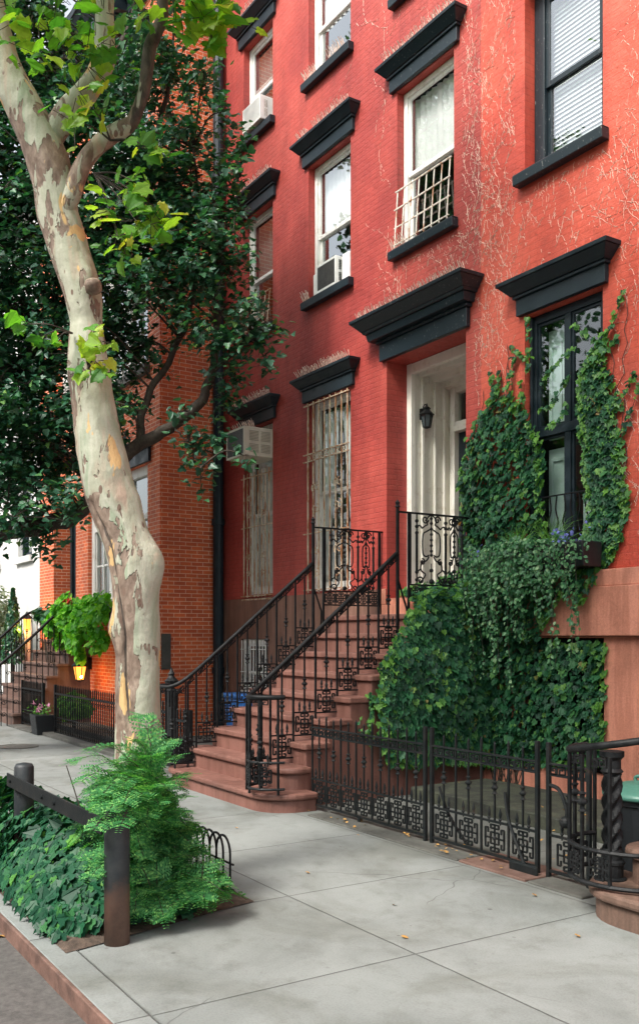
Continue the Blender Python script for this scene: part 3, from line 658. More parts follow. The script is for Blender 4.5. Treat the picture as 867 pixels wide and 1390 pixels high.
for i in range(10):
    x = CD[0]+.08+i*(CD[1]-CD[0]-.16)/9; w = .016*(1 if i % 2 else -1)
    m.tube(smoothpath([(x, YF-.02, 2.5), (x+w, YF-.02, 2.6), (x-w, YF-.02, 2.72), (x+w, YF-.02, 2.84), (x, YF-.02, 2.98)], 3), .008, 5)
m.bar((CD[0]+.02, YF-.02, 2.98), (CD[1]-.02, YF-.02, 2.98), .02, .012); m.bar((CD[0]+.02, YF-.02, 2.5), (CD[1]-.02, YF-.02, 2.5), .02, .012)
m.build('window_guard', M['iron'], wD1)
m = MB()
wD2 = window(hr, *CD, 6.30, 8.22, YF, M['chipped'], rev=.16, mid=.47, cover='blind', w=.13, sashw=.05)
sill(wD2, *CD, 6.31, YF, M['chipped'], h=.12, p=.11); lintel(wD2, *CD, 8.23, YF, M['black'])
for (a, b, c, d) in ((*CD, 9.35, 11), (-5.0,-4.0,6.3,8.2), (-5.0,-4.0,9.35,11), (-3.15,-2.15,6.3,8.2), (-3.15,-2.15,9.35,11), (*CD, 12.2, 13.6)):
    w_ = window(hr, a, b, c, d, YF, M['black'], cover='blind'); lintel(w_, a, b, d+.01, YF, M['black']); sill(w_, a, b, c+.01, YF, M['black'])
w_ = french(-5.0, -4.0, 2.45, 4.86, False)
m = MB(); m.box(-3.3, -2.0, YF+.28, YF+.34, 2.07, 4.98); fr2 = m.build('door', M['black'], hr)
m = MB(); frame_rect(m, -3.34, -1.96, 2.075, 4.98, YF+.2, YF+.27, .12); m.build('door_frame', M['door_white'], fr2)
m = MB(); m.flare(-3.42, -1.88, YF, 4.99, .06, 5.2, .06, 0, 0); m.flare(-3.42, -1.88, YF, 5.2, .16, 5.5, .33, .03, .18); m.build('door_cornice', M['black'], hr)
m = MB(); m.flare(XS, XR1, YF, 14.1, .1, 14.3, .1, 0, 0); m.flare(XS, XR1, YF, 14.3, .15, 14.75, .6, 0, 0); m.build('cornice', M['black'], hr)
# dead vine traces on the paint
def tendrils(house, zones, seed, ops):
    r = random.Random(seed); m = MB()
    blocks = [(o[0]-.13, o[1]+.13, o[2]-.16, o[3]+.38) for o in ops]
    for (xa, xb, za, zb, n, ln) in zones:
        for _ in range(int(n*1.35)):
            x = r.uniform(xa, xb); z = r.uniform(za, zb); a = math.pi/2+r.gauss(0, .7); w = r.uniform(.0009, .0023); L = int(r.uniform(.4, 1.5)*ln*1.9)
            for k in range(L):
                a += r.gauss(0, .17)+(r.gauss(0, .7) if r.random() < .06 else 0); a += (math.pi/2-a)*.05
                st = r.uniform(.012, .034); x2 = x+math.cos(a)*st; z2 = z+math.sin(a)*st
                if any(b[0] < x2 < b[1] and b[2] < z2 < b[3] for b in blocks) or not (xa-.25 < x2 < xb+.25) or z2 > 14: break
                if r.random() < .58:
                    nx, nz = -math.sin(a)*w, math.cos(a)*w; yy = YF-.004
                    m.add([(x-nx,YF-.001,z-nz),(x2-nx,YF-.001,z2-nz),(x2+nx*.1,yy,z2+nz*.1),(x+nx*.1,yy,z+nz*.1),(x+nx,YF-.001,z+nz),(x2+nx,YF-.001,z2+nz)], [(0,1,2,3),(3,2,5,4)])
                    if r.random() < .32:
                        b = a+r.choice((-1,1))*r.uniform(.6,1.3); l = r.uniform(.01,.035)
                        m.bar((x2,YF-.002,z2), (x2+math.cos(b)*l,YF-.002,z2+math.sin(b)*l), w*1.2, .003)
                x, z = x2, z2
    m.build('dead_vine_traces', M['tendril'], house)
tendrils(hr, [(-7.5,-6.95,4.2,10.5,150,16), (-7.4,-5.2,5.2,6.1,60,12), (-5.8,-5.0,2.3,11,120,20), (-7.4,-5.2,8.4,10.5,40,14), (-7.45,-5.3,2.4,10,70,22)], 3, opsR)
tendrils(hl, [(-7.9,-7.53,4.0,10.5,140,16), (-9.3,-7.6,5.5,6.2,40,12), (-9.5,-9.1,5.5,9.5,10,22), (-11,-8,8.6,10.6,14,12)], 4, opsL)
# ---------------- orange brick house (stands forward of the red ones)
YN = 5.82
ho = empty('row_house', (-16.5, YN, 0), 'orange face brick row house with light mortar joints and tall white framed windows', 'house')
WN = (-17.10, -14.20)
opsN = [(*WN, 2.22, 4.42, .10), (*WN, 6.0, 8.1, .10), (*WN, 9.4, 11.3, .10), (-19.05, -17.82, 1.78, 4.3, .30), (-18.9,-18.0,6.0,8.1,.1), (-18.9,-18.0,9.4,11.3,.1)]
m = MB(); wall_x(m, -20.05, -13.70, -.3, 12.0, YN, opsN, deep=.7)
m.quad((-13.70,YN,-.3),(-13.70,YF+.2,-.3),(-13.70,YF+.2,14.0),(-13.70,YN,14.0),0)
m.quad((-13.702,YF+.2,-.3),(-13.702,16,-.3),(-13.702,16,12.9),(-13.702,YF+.2,12.9),1)
m.quad((-20.05,YN,12),(-13.7,YN,12),(-13.7,16,12),(-20.05,16,12),1); m.quad((-20.05,YN,0),(-20.05,YN,12),(-20.05,16,12),(-20.05,16,0),1)
m.build('wall', [M['orange'], M['dark']], ho)
m = MB(); m.box(-20.05, -13.72, YN-.02, YN+.4, 12.0, 13.2); m.build('parapet', M['orange'], ho)
m = MB(); m.flare(-20.05, -13.70, YN, 11.95, .12, 12.15, .15, 0, .02); m.flare(-20.05, -13.70, YN, 12.15, .2, 12.28, .25, 0, .08); m.flare(-20.05, -13.7, YN, 12.28, .3, 12.6, .55, 0, .35); m.flare(-20.05, -13.7, YN, 12.6, .58, 12.68, .6, 0, .4)
x = -19.9
while x < -13.7: m.box(x, x+.12, YN-.42, YN-.13, 11.98, 12.28); x += .42
m.build('cornice', M['black'], ho)
def triple(x0, x1, z0, z1):
    y = YN+.10; m = MB(); frame_rect(m, x0+.003, x1-.003, z0, z1-.003, y-.03, y+.08, .16, .08)
    n = 3; zt = z0+(z1-z0)*.62; w = (x1-x0-.32)/n
    for i in range(1, n): m.box(x0+.16+i*w-.08, x0+.16+i*w+.08, y-.03, y+.08, z0+.08, z1-.16)
    m.box(x0+.16, x1-.16, y-.035, y+.07, zt-.05, zt+.05)
    for i in range(n):
        a = x0+.16+i*w+(.08 if i else 0); b = x0+.16+(i+1)*w-(.08 if i < n-1 else 0); xm = (a+b)/2
        m.box(xm-.018, xm+.018, y, y+.05, z0+.08, zt-.05); m.box(a, b, y+.01, y+.05, z0+(zt-z0)*.5-.02, z0+(zt-z0)*.5+.02)
        m.box(a, a+.035, y, y+.05, z0+.08, z1-.16); m.box(b-.035, b, y, y+.05, z0+.08, z1-.16)
    win = m.build('window', M['white'], ho, bevel=.006)
    m = MB(); m.quad((x0+.16, y+.03, z0+.08), (x1-.16, y+.03, z0+.08), (x1-.16, y+.03, z1-.16), (x0+.16, y+.03, z1-.16)); m.build('pane', M['glass_low'], win)
    m = MB(); m.flare(x0-.12, x1+.14, YN, z1+.005, .05, z1+.22, .05, 0, 0); m.flare(x0-.12, x1+.14, YN, z1+.22, .08, z1+.30, .15, .02, .08); m.build('lintel', M['black'], win)
    m = MB(); m.flare(x0-.1, x1+.1, YN, z0-.14, .09, z0-.004, .10, 0, 0); m.build('sill', M['slate'], win)
for z in ((2.22,4.42),(6.0,8.1),(9.4,11.3)): triple(*WN, *z)
for z in ((6.0,8.1),(9.4,11.3)): window(ho, -18.9, -18.0, *z, YN, M['white'], rev=.1)
m = MB(); m.box(-19.05, -17.82, YN+.3, YN+.35, 1.78, 4.3); dn = m.build('door', M['black'], ho)
m = MB(); frame_rect(m, -18.95, -17.9, 1.8, 4.25, YN+.25, YN+.3, .1); m.build('door_frame', M['black'], dn)
m = MB(); m.box(-20.05, -19.05, YN-.06, YN, 0, 11.9); m.build('corner_pier', M['orange'], ho)
m = MB(); m.box(-13.699, -13.66, YN+.02, YN+.17, 1.08, 1.64); m.box(-13.66, -13.652, YN+.035, YN+.155, 1.10, 1.62); m.build('meter_plate', M['slate'], ho, bevel=.006)
# ---------------- white building
hw = empty('row_house', (-27, 5.9, 0), 'white stuccoed house at the far end of the row', 'house')
opsW = [(-22.15, -20.98, 3.42, 6.0), (-25, -23.8, 3.4, 6.0), (-22.1,-21,7.4,9.2), (-25, -23.8,7.4,9.2), (-28,-26.8,3.4,6)]
m = MB(); wall_x(m, -40, -20.055, -.3, 11.3, 5.86, opsW)
m.quad((-40,5.86,11.3),(-20.055,5.86,11.3),(-20.055,16,11.3),(-40,16,11.3),1); m.quad((-40,5.86,0),(-40,16,0),(-40,16,11.3),(-40,5.86,11.3),0)
m.build('wall', [M['white_stucco'], M['dark']], hw)
for o in opsW:
    w_ = window(hw, *o[:4], 5.86, M['black'], rev=.12, glassm='glass_low', cover='curtain', cover_z=.2)
    m = MB(); m.flare(o[0]-.1, o[1]+.1, 5.86, o[2]-.14, .08, o[2], .09, 0, 0); m.build('sill', M['white_stucco'], w_)
m = MB(); m.flare(-40, -20.06, 5.86, 11.0, .1, 11.3, .4, 0, 0); m.build('cornice', M['white_stucco'], hw)
# ---------------- across the street (seen only in the glass; added to darken the lower facades)
hx = empty('row_house', (-10, -12, 0), 'plain brick row house block added across the street, behind the camera', 'house')
m = MB(); m.box(-34, 14, -20, -12, 0, 10.5); m.build('wall', M['stone_dim'], hx)
# ------------------------------------------------------------------ iron work
def fret(m, O, U, s, t=.012, fin=True):
    """square cast panel of interlocking hooks, centre O, half width s/2"""
    O = V(O); g = lambda a, b: O+U*(a*s)+UZ*(b*s)
    L = [[(-.2,-.2),(.2,-.2),(.2,.2),(-.2,.2),(-.2,-.2)], [(-.5,0),(.5,0)], [(0,-.5),(0,.5)]]
    for sx in (-1, 1):
        for sz in (-1, 1): L.append([(sx*.47,0),(sx*.47,sz*.34),(sx*.33,sz*.34),(sx*.33,sz*.17)]); L.append([(0,sz*.47),(sx*.20,sz*.47),(sx*.20,sz*.34),(sx*.08,sz*.34)])
    for P in L:
        for a, b in zip(P[:-1], P[1:]): m.bar(g(*a), g(*b), t, t*1.1)
    m.ball(O, .016*s/.2, 6)
    if fin:
        for a in (-.28, .28):
            p = g(a, .5); m.lathe(p, [(.006,0),(.006,.03),(.016,.04),(.008,.05),(.013,.075),(.010,.09),(.002,.12)], 6)
def keystrip(m, O, U, w, h=.055, t=.010, W=None):
    """short greek key under a rail: O = upper left corner"""
    O = V(O); W = W or UZ
    g = lambda a, b: O+U*(a*w)-W*(b*h)
    for P in ([(0,.95),(.32,.95),(.32,.25),(.12,.25),(.12,.6),(.22,.6)], [(.32,.95),(.40,.95),(.40,.1),(.9,.1),(.9,.9),(.55,.9),(.55,.4),(.75,.4)]):
        for a, b in zip(P[:-1], P[1:]): m.bar(g(*a), g(*b), t*.8, t)
def knuckle(m, c, s=1):
    m.lathe(V(c)-UZ*.055*s, [(.009*s,0),(.024*s,.008*s),(.014*s,.02*s),(.012*s,.035*s),(.028*s,.05*s),(.028*s,.06*s),(.012*s,.075*s),(.014*s,.09*s),(.024*s,.10*s),(.009*s,.11*s)], 6)
T = .253; RS = .2085; Z0 = -.035; Y0 = 3.83
yk = lambda k: Y0+T*k
zk = lambda k: Z0+RS*k
HS = RS/T
def hz(y): return 2.455-HS*(5.886-y)       # handrail underside height on the slope
def scrollpanel(m, X, y0, y1, z0, z1):
    """ornate cast landing panel between y0 and y1"""
    P = lambda a, b: V((X, y0+(y1-y0)*a, z0+(z1-z0)*b))
    r = .0085
    def curve(pts, rr=r, k=5): m.tube(smoothpath([P(*p) for p in pts], k), rr, 5, cap=True)
    for a in (.12, .60, .88):
        m.tube([P(a, .0), P(a, 1)], .008, 6); m.tube([P(a,.18), P(a,.72)], .015, 6)
        for b in (.06, .17, .73, .82, .9): m.ball(P(a, b), .020, 6)
    def motif(c, w):
        for s in (-1, 1):
            curve([(c, 1), (c+s*.10*w, .97), (c+s*.16*w, .92), (c+s*.13*w, .86), (c+s*.20*w, .84), (c+s*.30*w, .80)])
            scroll(m, P(c+s*.20*w, .93), UY, UZ, .045, 1.2, 0, s, r)
            curve([(c, .80), (c+s*.15*w, .76), (c+s*.28*w, .70), (c+s*.28*w, .45), (c+s*.18*w, .40), (c+s*.08*w, .42)])
            curve([(c+s*.08*w, .40), (c+s*.16*w, .34), (c+s*.32*w, .30), (c+s*.34*w, .20), (c+s*.20*w, .14), (c+s*.30*w, .06), (c+s*.38*w, .02)])
            scroll(m, P(c+s*.30*w, .32), UY, UZ, .035, 1.1, math.pi/2, s, r); scroll(m, P(c+s*.36*w, .05), UY, UZ, .045, 1.2, math.pi, s, r)
            curve([(c+s*.34*w, .22), (c+s*.42*w, .19), (c+s*.5*w, .17)]); curve([(c+s*.30*w, .80), (c+s*.40*w, .84), (c+s*.5*w, .80)])
        m.tube([P(c, 1), P(c, .42)], .007, 6)
        for b in (.95, .88, .80, .72, .64, .56, .48, .42): m.ball(P(c, b), .017, 6)
        curve([(c, .30), (c, .0)], .006); m.ball(P(c, .2), .022, 6); m.ball(P(c, .04), .028, 6)
    motif(.36, .5); motif(.745, .22)
    for a in (.02, .98): m.tube([P(a, 0), P(a, 1)], .010, 6)
def stair_railing(X, side, label):
    rt = empty('stair_railing', (X, 4.2, 0), label, 'railing', 'iron railings of the red stoop')
    A = M['iron']
    kA = 2                                                    # first bay starts above tread kA
    m = MB(); m.bar((X, yk(2)+.04, zk(2)), (X, yk(2)+.04, hz(yk(2)+.04)), .018); pk = m.build('picket', A, rt)
    for i in range(1, 7): cp(pk, (0, T*i, RS*i))
    yc = yk(2)+.04+T/2
    m = MB(); m.bar((X, yc, zk(2)+.28), (X, yc, hz(yc)), .014); knuckle(m, (X, yc, zk(2)+.55)); m.lathe((X, yc, zk(2)+.28), [(.02,0),(.012,.02),(.016,.05),(.006,.07)], 6); bl = m.build('baluster', A, rt)
    m = MB(); ya, yb = yc-T/2, yc+T/2
    m.bar((X, ya, zk(2)+.055), (X, yb, zk(2)+.055), .014); m.bar((X, ya, zk(2)+.275), (X, yb, zk(2)+.275), .014); fret(m, (X, yc, zk(2)+.165), UY, .205); fp = m.build('fret_panel', A, rt)
    D = V((0, T, RS)).normalized()
    m = MB(); keystrip(m, (X, ya+.02, hz(ya+.02)-.01), D, .115, .05); keystrip(m, (X, yc+.01, hz(yc+.01)-.01), D, .115, .05); m.bar((X, ya+.02, hz(ya+.02)-.058), (X, yb-.02, hz(yb-.02)-.058), .008, .008); ks = m.build('key_strip', A, rt)
    for i in range(1, 6):
        for o in (bl, fp, ks): cp(o, (0, T*i, RS*i))
    for i in (-1,):
        cp(bl, (0, -T, -RS)); cp(ks, (0, -T, -RS)); cp(pk, (0, -T, -RS)); cp(fp, (0, -T, -RS))
    # handrail with a curl round the foot
    cx = X+side*.23; cy = 4.34
    pts = [(X, 5.886, hz(5.886)+.012), (X, 5.2, hz(5.2)+.012), (X, 4.62, hz(4.62)+.012), (X, 4.34, hz(4.34)+.02)]
    cz = hz(4.34)-.13
    arc = []
    for i in range(1, 10):
        a = math.pi+side*0; an = i/9*math.pi*.92
        arc.append((cx-side*.23*math.cos(an), cy-.30*math.sin(an)*1.0, cz+.13*max(0, 1-i/2.5)))
    hp = smoothpath(pts+arc, 4); m = MB()
    m.tube(hp, .023, 8); m.build('handrail', A, rt, smooth=True)
    m = MB(); m.bar((X, 5.886, zk(8)), (X, 5.886, 2.93), .026); m.lathe((X, 5.886, 2.93), [(.016,0),(.03,.01),(.018,.03),(.026,.055),(.002,.085)], 8)
    m.tube([(X, 5.886, 2.2), (X, 6.0, 1.9), (X+side*.04, 6.02, zk(8)+.02)], .012, 6); m.build('newel_post', A, rt)
    # landing panel
    m = MB(); m.bar((X, 5.886, 2.89), (X, 6.93, 2.89), .03, .018); m.bar((X, 6.03, zk(9) if 0 else zk(8)+.02), (X, 6.03, 2.88), .022); m.bar((X, 6.86, 1.99), (X, 6.86, 2.88), .02)
    for z in (2.14, 1.975): m.bar((X, 6.03, z), (X, 6.86, z), .016)
    m.build('landing_rail', A, rt)
    m = MB(); scrollpanel(m, X, 6.04, 6.86, 2.15, 2.885)
    for i in range(5):
        fret(m, (X, 6.12+i*.163, 2.057), UY, .14, .010, False)
        m.bar((X, 6.04+i*.163, 1.98), (X, 6.04+i*.163, 2.14), .010)
    m.build('scroll_panel', A, rt)
    # foot cage: rails and bars following the curl
    z0 = zk(1)+.05; ring = [(cx-side*.23*math.cos(i/14*math.pi*.92), cy-.30*math.sin(i/14*math.pi*.92)) for i in range(15)]
    m = MB()
    for z in (z0, z0+.24): m.tube([(x, y, z) for x, y in ring], .013, 6)
    m.build('cage_ring', A, rt)
    for i in (1, 4, 7, 10, 13):
        x, y = ring[i]; m = MB(); m.bar((x, y, z0-.05 if i in (1,7,13) else z0), (x, y, cz+(.06 if i == 1 else 0)), .018)
        if i in (4, 10): knuckle(m, (x, y, z0+.42))
        m.build('picket', A, rt)
    for i in (2.5, 6.5, 10.5):
        i0 = int(i); x = (ring[i0][0]+ring[i0+1][0])/2; y = (ring[i0][1]+ring[i0+1][1])/2
        d = V((ring[i0+1][0]-ring[i0][0], ring[i0+1][1]-ring[i0][1], 0)).normalized()
        m = MB(); fret(m, (x, y, z0+.12), d, .17, .011); m.build('fret_panel', A, rt); m = MB(); keystrip(m, V((x, y, cz-.02))-d*.06, d, .12, .05); m.build('key_strip', A, rt)
    return rt
XL, XR = -9.30, -7.67
stair_railing(XR, 1, 'black scrolled iron railing up the side of the red stoop nearer the ivy')
stair_railing(XL, -1, 'black scrolled iron railing up the side of the red stoop nearer the orange brick house')
# ------------------------------------------------------------------ stoops
def rounded(x0, x1, y0, y1, r, left=True, right=True, n=7):
    P = []
    if left:
        for i in range(n+1): a = math.pi+i/n*math.pi/2; P.append((x0+r+r*math.cos(a), y0+r+r*math.sin(a)))
    else: P.append((x0, y0))
    if right:
        for i in range(n+1): a = 1.5*math.pi+i/n*math.pi/2; P.append((x1-r+r*math.cos(a), y0+r+r*math.sin(a)))
    else: P.append((x1, y0))
    return P+[(x1, y1), (x0, y1)]
def stoop(x0, x1, label, z_of, y_of, n, mat, yend, flare_lo=True, smat=None, last=None):
    st = empty('stoop', ((x0+x1)/2, y_of(1), 0), label, 'stoop')
    zprev = -.02
    for k in range(1, n+1):
        e = {1: .22, 2: .07}.get(k, 0) if flare_lo else 0
        a, b = x0-e, x1+e; y = y_of(k); z = z_of(k)
        rr = {1: .34, 2: .16}.get(k, .012) if flare_lo else .012
        ye = y_of(k+1)+.05 if k < n else yend
        if k == 1 and flare_lo: ye = y_of(3)+.02
        m = MB()
        m.prism(rounded(a+.035, b-.035, y+.035, ye, rr), zprev, z-.058)
        m.prism(rounded(a, b, y, ye-.004, rr+.02), z-.0575, z)
        m.build('step', mat, st, bevel=.018)
        if k > 2 or not flare_lo:
            pass
        zprev = z-.04 if 0 else -.02
    # solid mass under the flight
    poly = [(y_of(2)+.08, -.02)]+sum([[(y_of(k)+.06, z_of(k-1)-.06 if k > 2 else -.02), (y_of(k)+.06, z_of(k)-.062)] for k in range(2, n+1)], [])+[(yend-.003, z_of(n)-.062), (yend-.003, -.02)]
    m = MB(); N_ = len(poly); xa, xb = x0+.045, x1-.045
    m.add([(xa, y, z) for y, z in poly]+[(xb, y, z) for y, z in poly], [tuple(range(N_)), tuple(range(N_, 2*N_))[::-1]]+[(i, N_+i, N_+(i+1)%N_, (i+1)%N_) for i in range(N_)])
    m.build('side_wall', smat or mat, st)
    return st
stoop(-9.45, -7.40, 'wide brownstone front stoop with rounded bottom step rising to the white doorway', zk, yk, 9, M['step'], 6.895, smat=M['stone'] if 0 else M['step'])
# extra solid riser under the threshold
stoop(-3.57, -1.62, 'neighbouring brownstone stoop with a mossy rounded bottom step beside the twisted iron newel', lambda k: -.02+.2035*k, lambda k: 3.85+.253*k, 9, M['step_old'], 6.86)
stoop(-19.35, -16.95, 'grey-brown stone stoop of the orange brick house, lit by an amber lantern', lambda k: .22*k, lambda k: 4.17+.2*k, 8, M['step_far'], 5.80, False, smat=M['lantern_lit_wall'])
# ------------------------------------------------------------------ fences
def fret_fence(name, x0, x1, y, label, cat, posts=(True, True), top=.76, pk_top=.87, mid=.29, bot=.055, n=None, group=None, sink=0.0):
    rt = empty(name, (x0, y, 0), label, cat, group); A = M['iron_old']
    n = n or max(1, round((x1-x0)/.266)); w = (x1-x0)/n
    m = MB(); m.bar((x0, y, top), (x1, y, top), .028, .015); m.bar((x0, y, top-.075), (x1, y, top-.075), .012, .010); m.build('top_rail', A, rt, bevel=.003)
    m = MB(); m.bar((x0, y, mid), (x1, y, mid), .016); m.build('middle_rail', A, rt)
    m = MB(); m.bar((x0, y, bot), (x1, y, bot), .018); m.build('bottom_rail', A, rt)
    m = MB(); m.bar((x0, y, bot), (x0, y, pk_top-.01), .0135); m.lathe((x0, y, pk_top-.012), [(.009,0),(.006,.01),(.001,.022)], 6); pk = m.build('picket', A, rt)
    for i in range(1, n): cp(pk, (w*i, 0, 0))
    m = MB(); xx = x0+w/2; m.bar((xx, y, mid), (xx, y, pk_top-.03), .012); knuckle(m, (xx, y, mid+.24), .9); m.lathe((xx, y, pk_top-.032), [(.009,0),(.005,.01),(.001,.02)], 6); bl = m.build('baluster', A, rt)
    m = MB(); fret(m, (xx, y, (mid+bot)/2), UX, .20, .0105); fp = m.build('fret_panel', A, rt)
    m = MB(); keystrip(m, (x0+.015, y, top-.012), UX, w/2-.03); keystrip(m, (xx+.015, y, top-.012), UX, w/2-.03); m.bar((x0+.01, y, top-.066), (x0+w-.01, y, top-.066), .008, .008); ks = m.build('key_strip', A, rt)
    for i in range(1, n):
        for o in (bl, fp, ks): cp(o, (w*i, 0, 0))
    for f, x in zip(posts, (x0, x1)):
        if f:
            m = MB(); m.bar((x, y-.002, -.02), (x, y-.002, pk_top+.03), .028); m.build('post', A, rt, bevel=.003)
    return rt
YG = 4.60
ff = fret_fence('iron_fence', -7.28, -5.64, YG, 'low black iron fence with square fret castings between the red stoop and the areaway gate', 'fence', n=7, posts=(False, True))
m = MB(); m.bar((-6.52, YG, -.02), (-6.52, YG, .06), .03); m.build('foot', M['iron_old'], ff)
gt = fret_fence('iron_gate', -5.56, -4.46, YG, 'closed low black iron gate with square fret castings and a rounded foot bracket', 'gate', n=4)
m = MB(); m.tube(smoothpath([(-4.74, YG-.03, .52), (-4.70, YG-.035, .34), (-4.60, YG-.04, .16), (-4.52, YG-.04, .02)], 5), .012, 6)
m.build('brace', M['iron_old'], gt); m = MB(); m.tube(smoothpath([(-5.5, YG+.02, .45), (-5.4, YG+.03, .25), (-5.2, YG+.03, .07)], 4), .012, 6); m.build('brace', M['iron_old'], gt)
m = MB(); m.prism([(-4.66, YG-.075), (-4.40, YG-.075), (-4.40, YG-.05), (-4.66, YG-.05)], .0, .075); m.build('foot_bracket', M['iron_old'], gt, bevel=.012)
fs = fret_fence('iron_fence', -4.36, -4.02, YG, 'short piece of black iron fret fence beside the twisted newel', 'fence', n=1)
m = MB(); m.tube(smoothpath([(-4.36, YG, .62), (-4.25, YG-.02, .60), (-4.19, YG-.02, .48), (-4.2, YG-.02, .40)], 5), .013, 6); m.ball((-4.2, YG-.02, .4), .04, 8); m.build('latch', M['iron_old'], fs)
# right stoop railing with twisted newel
XQ = -3.25
rr_ = empty('stair_railing', (XQ, 4.3, 0), 'black iron railing curling round a twisted newel on the mossy stoop', 'railing')
m = MB(); nz_ = 44; cxn, cyn = -3.66, 4.38
prev = None; o = 0
vs = []; rings = []
for i in range(nz_+1):
    z = .36+(.80-.36)*i/nz_
    for k in range(20):
        a = 2*math.pi*k/20; r_ = .050+.012*math.cos(4*(a-z*16)); vs.append((cxn+r_*math.cos(a), cyn+r_*math.sin(a), z))
fsx = [(i*20+k, i*20+(k+1)%20, (i+1)*20+(k+1)%20, (i+1)*20+k) for i in range(nz_) for k in range(20)]
m.add(vs, fsx)
m.lathe((cxn, cyn, .16), [(.085,0),(.085,.03),(.066,.04),(.066,.11),(.074,.115),(.074,.13),(.06,.14),(.06,.18),(.068,.19),(.055,.205)], 18)
m.lathe((cxn, cyn, .80), [(.055,0),(.066,.012),(.052,.03),(.052,.08),(.07,.10),(.07,.13)], 18)
m.build('newel_post', M['iron'], rr_, smooth=False)
RX, RY = .33, .29
arc = [(-3.58-RX*math.cos(t_), 4.40-RY*math.sin(t_)) for t_ in [(-.35+i*.19) for i in range(18)]]
m = MB()
top = [(x, y, .955+max(0, (i-8))*.012) for i, (x, y) in enumerate(arc)]
top2 = smoothpath([(x, y, .935+max(0, i-6)*.011) for i, (x, y) in list(enumerate(arc))[1::2]]+[(XQ, 4.6, 1.14), (XQ, 5.0, 1.44), (XQ, 5.9, 2.20)], 5)
m.tube(top2, .021, 8); m.build('handrail', M['iron'], rr_, smooth=True)
for z in (.21, .40):
    m = MB(); m.tube([(x, y, z) for x, y in arc], .014, 6); m.build('cage_ring', M['iron'], rr_)
for i in range(0, 18, 3):
    x, y = arc[i]; m = MB(); m.bar((x, y, .20), (x, y, .93), .017)
    if i % 6 == 3: knuckle(m, (x, y, .66), 1.1)
    m.build('picket', M['iron'], rr_)
for i in (2, 5, 8, 11):
    x, y = arc[i]; d = V((arc[i+1][0]-arc[i-1][0], arc[i+1][1]-arc[i-1][1], 0)).normalized()
    m = MB(); fret(m, (x, y, .305), d, .13, .010, i % 4 == 1); m.build('fret_panel', M['iron'], rr_); m = MB(); keystrip(m, V((x, y, .925))-d*.05, d, .10, .055); m.build('key_strip', M['iron'], rr_)
for k in range(2, 8):
    y = 3.85+.253*k+.2; zt = .2035*k-.02; hh = 1.03+(y-4.30)*.80
    m = MB(); m.bar((XQ, y, zt), (XQ, y, hh), .018); m.build('picket', M['iron'], rr_)
    m = MB(); fret(m, (XQ, y+.125, zt+.17), UY, .19); m.build('fret_panel', M['iron'], rr_); m = MB(); m.bar((XQ, y+.125, zt+.28), (XQ, y+.125, hh+.1), .012); knuckle(m, (XQ, y+.125, zt+.5)); m.build('baluster', M['iron'], rr_)
# neighbour's fence and gate
def dense_fence(name, x0, x1, y, label, cat, sp=.085, top=.68, pk=.80, finial=None):
    rt = empty(name, (x0, y, 0), label, cat); A = M['iron']
    m = MB()
    for z, w in ((top, .04), (.30, .022), (.245, .014), (.06, .022)): m.bar((x0, y, z), (x1, y, z), w, w*.7)
    m.build('rail', A, rt)
    m = MB(); m.bar((x0, y, .06), (x0, y, pk), .017); m.lathe((x0, y, pk), [(.012,0),(.006,.012),(.001,.03)], 6); pk_ = m.build('picket', A, rt)
    n = int((x1-x0)/sp)
    for i in range(1, n+1): cp(pk_, (sp*i, 0, 0))
    m = MB()
    for i in range(n):
        x = x0+sp*(i+.5); m.bar((x-sp/2,y,.155),(x+sp/2,y,.155),.007); m.bar((x-sp/2,y,top-.085),(x+sp/2,y,top-.085),.007); m.bar((x-.03,y,.10),(x+.03,y,.21),.009); m.bar((x+.03,y,.10),(x-.03,y,.21),.009); m.bar((x-.02,y,top-.06),(x+.02,y,top-.06),.04,.01); m.ball((x,y,.155),.012,5)
    m.build('lattice_band', A, rt)
    for x in (x0, x1):
        m = MB(); m.bar((x, y, -.02), (x, y, pk+.02), .045); m.build('post', A, rt)
    return rt
nf = dense_fence('iron_fence', -14.95, -10.45, 4.55, 'black iron fence with close pickets in front of the orange brick house', 'fence')
dense_fence('iron_gate', -16.90, -15.62, 4.55, 'dark iron gate under the lantern beside the grey-brown stoop', 'gate')
m = MB(); m.box(-10.42, -10.30, 4.49, 4.61, -.02, .95); m.lathe((-10.36, 4.55, .95), [(.08,0),(.05,.02),(.03,.04),(.075,.09),(.085,.12),(.05,.15),(.03,.18),(.04,.2),(.02,.24),(.002,.28)], 10)
m.build('newel_post', M['iron'], nf, bevel=.004)
dense = dense_fence('iron_fence', -10.24, -9.72, 4.50, 'short black iron fence closing the gap beside the red stoop', 'fence', top=.62, pk=.74)
